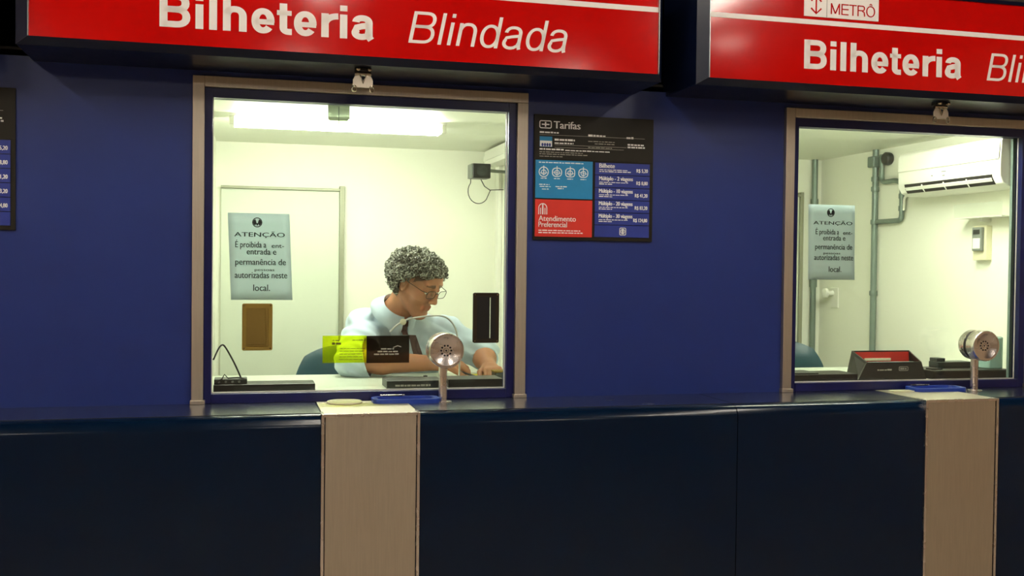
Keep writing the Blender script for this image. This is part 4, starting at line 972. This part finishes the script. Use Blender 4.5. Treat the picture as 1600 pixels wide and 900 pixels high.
# trousers, legs under the desk, shoes
tr = SDF((.3, .25, .36), (.95, 1.22, 1.1), .008)
tr.cone(PEL+A_(-.07, 0, -.01), PEL+A_(.07, 0, -.01), .135, .135, .04)
for s_ in (-1, 1):
    hip = PEL+A_(s_*.09, -.02, -.03); kn_ = A_(.585+s_*.10, .68, .875); an = A_(.585+s_*.10, .70, .47)
    tr.cone(hip, kn_, .09, .07, .04); tr.cone(kn_, an, .066, .052, .03)
sdf_obj(tr, 'trousers', 'trousers', man)
for s_ in (-1, 1):
    sx = SDF((.585+s_*.10-.08, .5, .37), (.585+s_*.10+.08, .82, .5), .006); c_ = A_(.585+s_*.10, .70, .42)
    sx.cone(c_, c_+A_(0, -.13, -.01), .042, .034, .02); sx.cone(c_, c_+A_(0, 0, .05), .04, .042, .02); sdf_obj(sx, 'shoe', 'black_plastic', man)
# glasses
fn = lambda l, u, s_: H(s_*l, .108-.12*max(0, l-.03), u)
gl = None
for s_ in (-1, 1):
    ring = [fn(.0335+x_, .004+z_, s_) for x_, z_ in rrect(-.0235, .0235, -.016, .016, .011, 4)]
    rim = MB().tube(ring, .0013, 6, closed=True).build('glasses_rim', 'brown_dark', man, smooth=True)
    MB().add(ring, [tuple(range(len(ring)))]).build('lens', 'lens_glass', rim)
    MB().tube([fn(.057, .012, s_), H(s_*.072, .09, .012), H(s_*.081, .02, .010), H(s_*.080, -.008, .012)], .0014, 6).build('glasses_temple', 'brown_dark', man, smooth=True)
MB().tube([fn(.010, .008, -1), H(0, .112, .011), fn(.010, .008, 1)], .0013, 6).build('glasses_bridge', 'brown_dark', man, smooth=True)
# hair: springy curls over a close cap
hr = random.Random(11); vs = []; fs = []; v2 = []; f2 = []
def hair_ok(l, f, u, j=0.):
    if f > .03 and u < .052+.55*(f-.03)+j: return False
    if u < .012 and f > -.022+j and abs(l) > .03: return False
    if u < .028+j and abs(l) > .05 and f > .012: return False
    return u > -.085+.2*max(0, f+.05)
HCn = (0, -.018, .020); HR = (.122, .136, .108)
cap = MB(); cap.ell((0, 0, 0), (1, 1, 1), 40, 26)
cv_ = []; keepv = []
for x_, y_, z_ in cap.v:
    l, f, u = HCn[0]+x_*HR[0]*.86, HCn[1]+y_*HR[1]*.86, HCn[2]+z_*HR[2]*.87
    keepv.append(hair_ok(l, f, u, .008)); cv_.append(H(l, f, u))
hair_m = MB().add(cv_, [f for f in cap.f if all(keepv[i] for i in f)])
made = 0
while made < 1900:
    a = Vector((hr.gauss(0, 1), hr.gauss(0, 1), hr.gauss(0, 1))).normalized(); q = hr.uniform(.86, 1.0) if made > 500 else hr.uniform(.76, .9)
    l, f, u = HCn[0]+a.x*HR[0]*q, HCn[1]+a.y*HR[1]*q, HCn[2]+a.z*HR[2]*q
    if not hair_ok(l, f, u, hr.uniform(-.016, .006)): continue
    made += 1
    if f > .04: u -= hr.uniform(0, .008)
    rad = hr.uniform(.0055, .0105); w_ = hr.uniform(.0017, .0028); turns = hr.uniform(1.1, 1.9); n = 13
    nrm = a; tx = Vector((hr.gauss(0, 1), hr.gauss(0, 1), hr.gauss(0, 1))); tx = (tx-tx.dot(nrm)*nrm*.55).normalized(); ty = tx.cross(nrm if abs(tx.dot(nrm)) < .95 else nrm.orthogonal()).normalized(); tz = tx.cross(ty)
    pts = []
    for k in range(n):
        s_ = k/(n-1); ang = 2*PI*turns*s_; rr_ = rad*(1-.35*s_)
        o_ = tx*(rad*2.2*(s_-.5))+ty*(rr_*math.cos(ang))+tz*(rr_*math.sin(ang))
        pts.append(H(l+o_.x, f+o_.y, u+o_.z))
    (hair_m if hr.random() < .68 else None) and hair_m.tube(pts, [w_*(.5 if k in (0, n-1) else 1) for k in range(n)], 4, caps=False)
    if hr.random() < .36:
        m2 = MB().tube([p+A_(0, -.0015, .001) for p in pts], w_*.8, 4, caps=False); o_ = len(v2); v2 += m2.v; f2 += [tuple(i+o_ for i in q_) for q_ in m2.f]
ho = hair_m.build('hair', 'hair', man, smooth=True); ho['kind'] = 'stuff'
gh = MB().add(v2, f2).build('grey_strands', 'hair_light', ho, smooth=True); gh['kind'] = 'stuff'
# pen between the writing fingers
p0 = rt_th+A_(.0, -.012, .014)
pn = thing('pen', 'slim dark pen held in the writing hand of the clerk', 'pen', tuple(p0+A_(.03, 0, -.03)))
tip = A_(p0[0]+.035, p0[1]-.01, DESK+.0065); dv = (p0-tip)/np.linalg.norm(p0-tip)
MB().tube([tip+dv*.008, tip+dv*.12], .0036, 8).build('barrel', 'black_plastic', pn, smooth=True); MB().tube([tip, tip+dv*.009], [.0006, .003], 8).build('nib', 'chrome', pn, smooth=True)
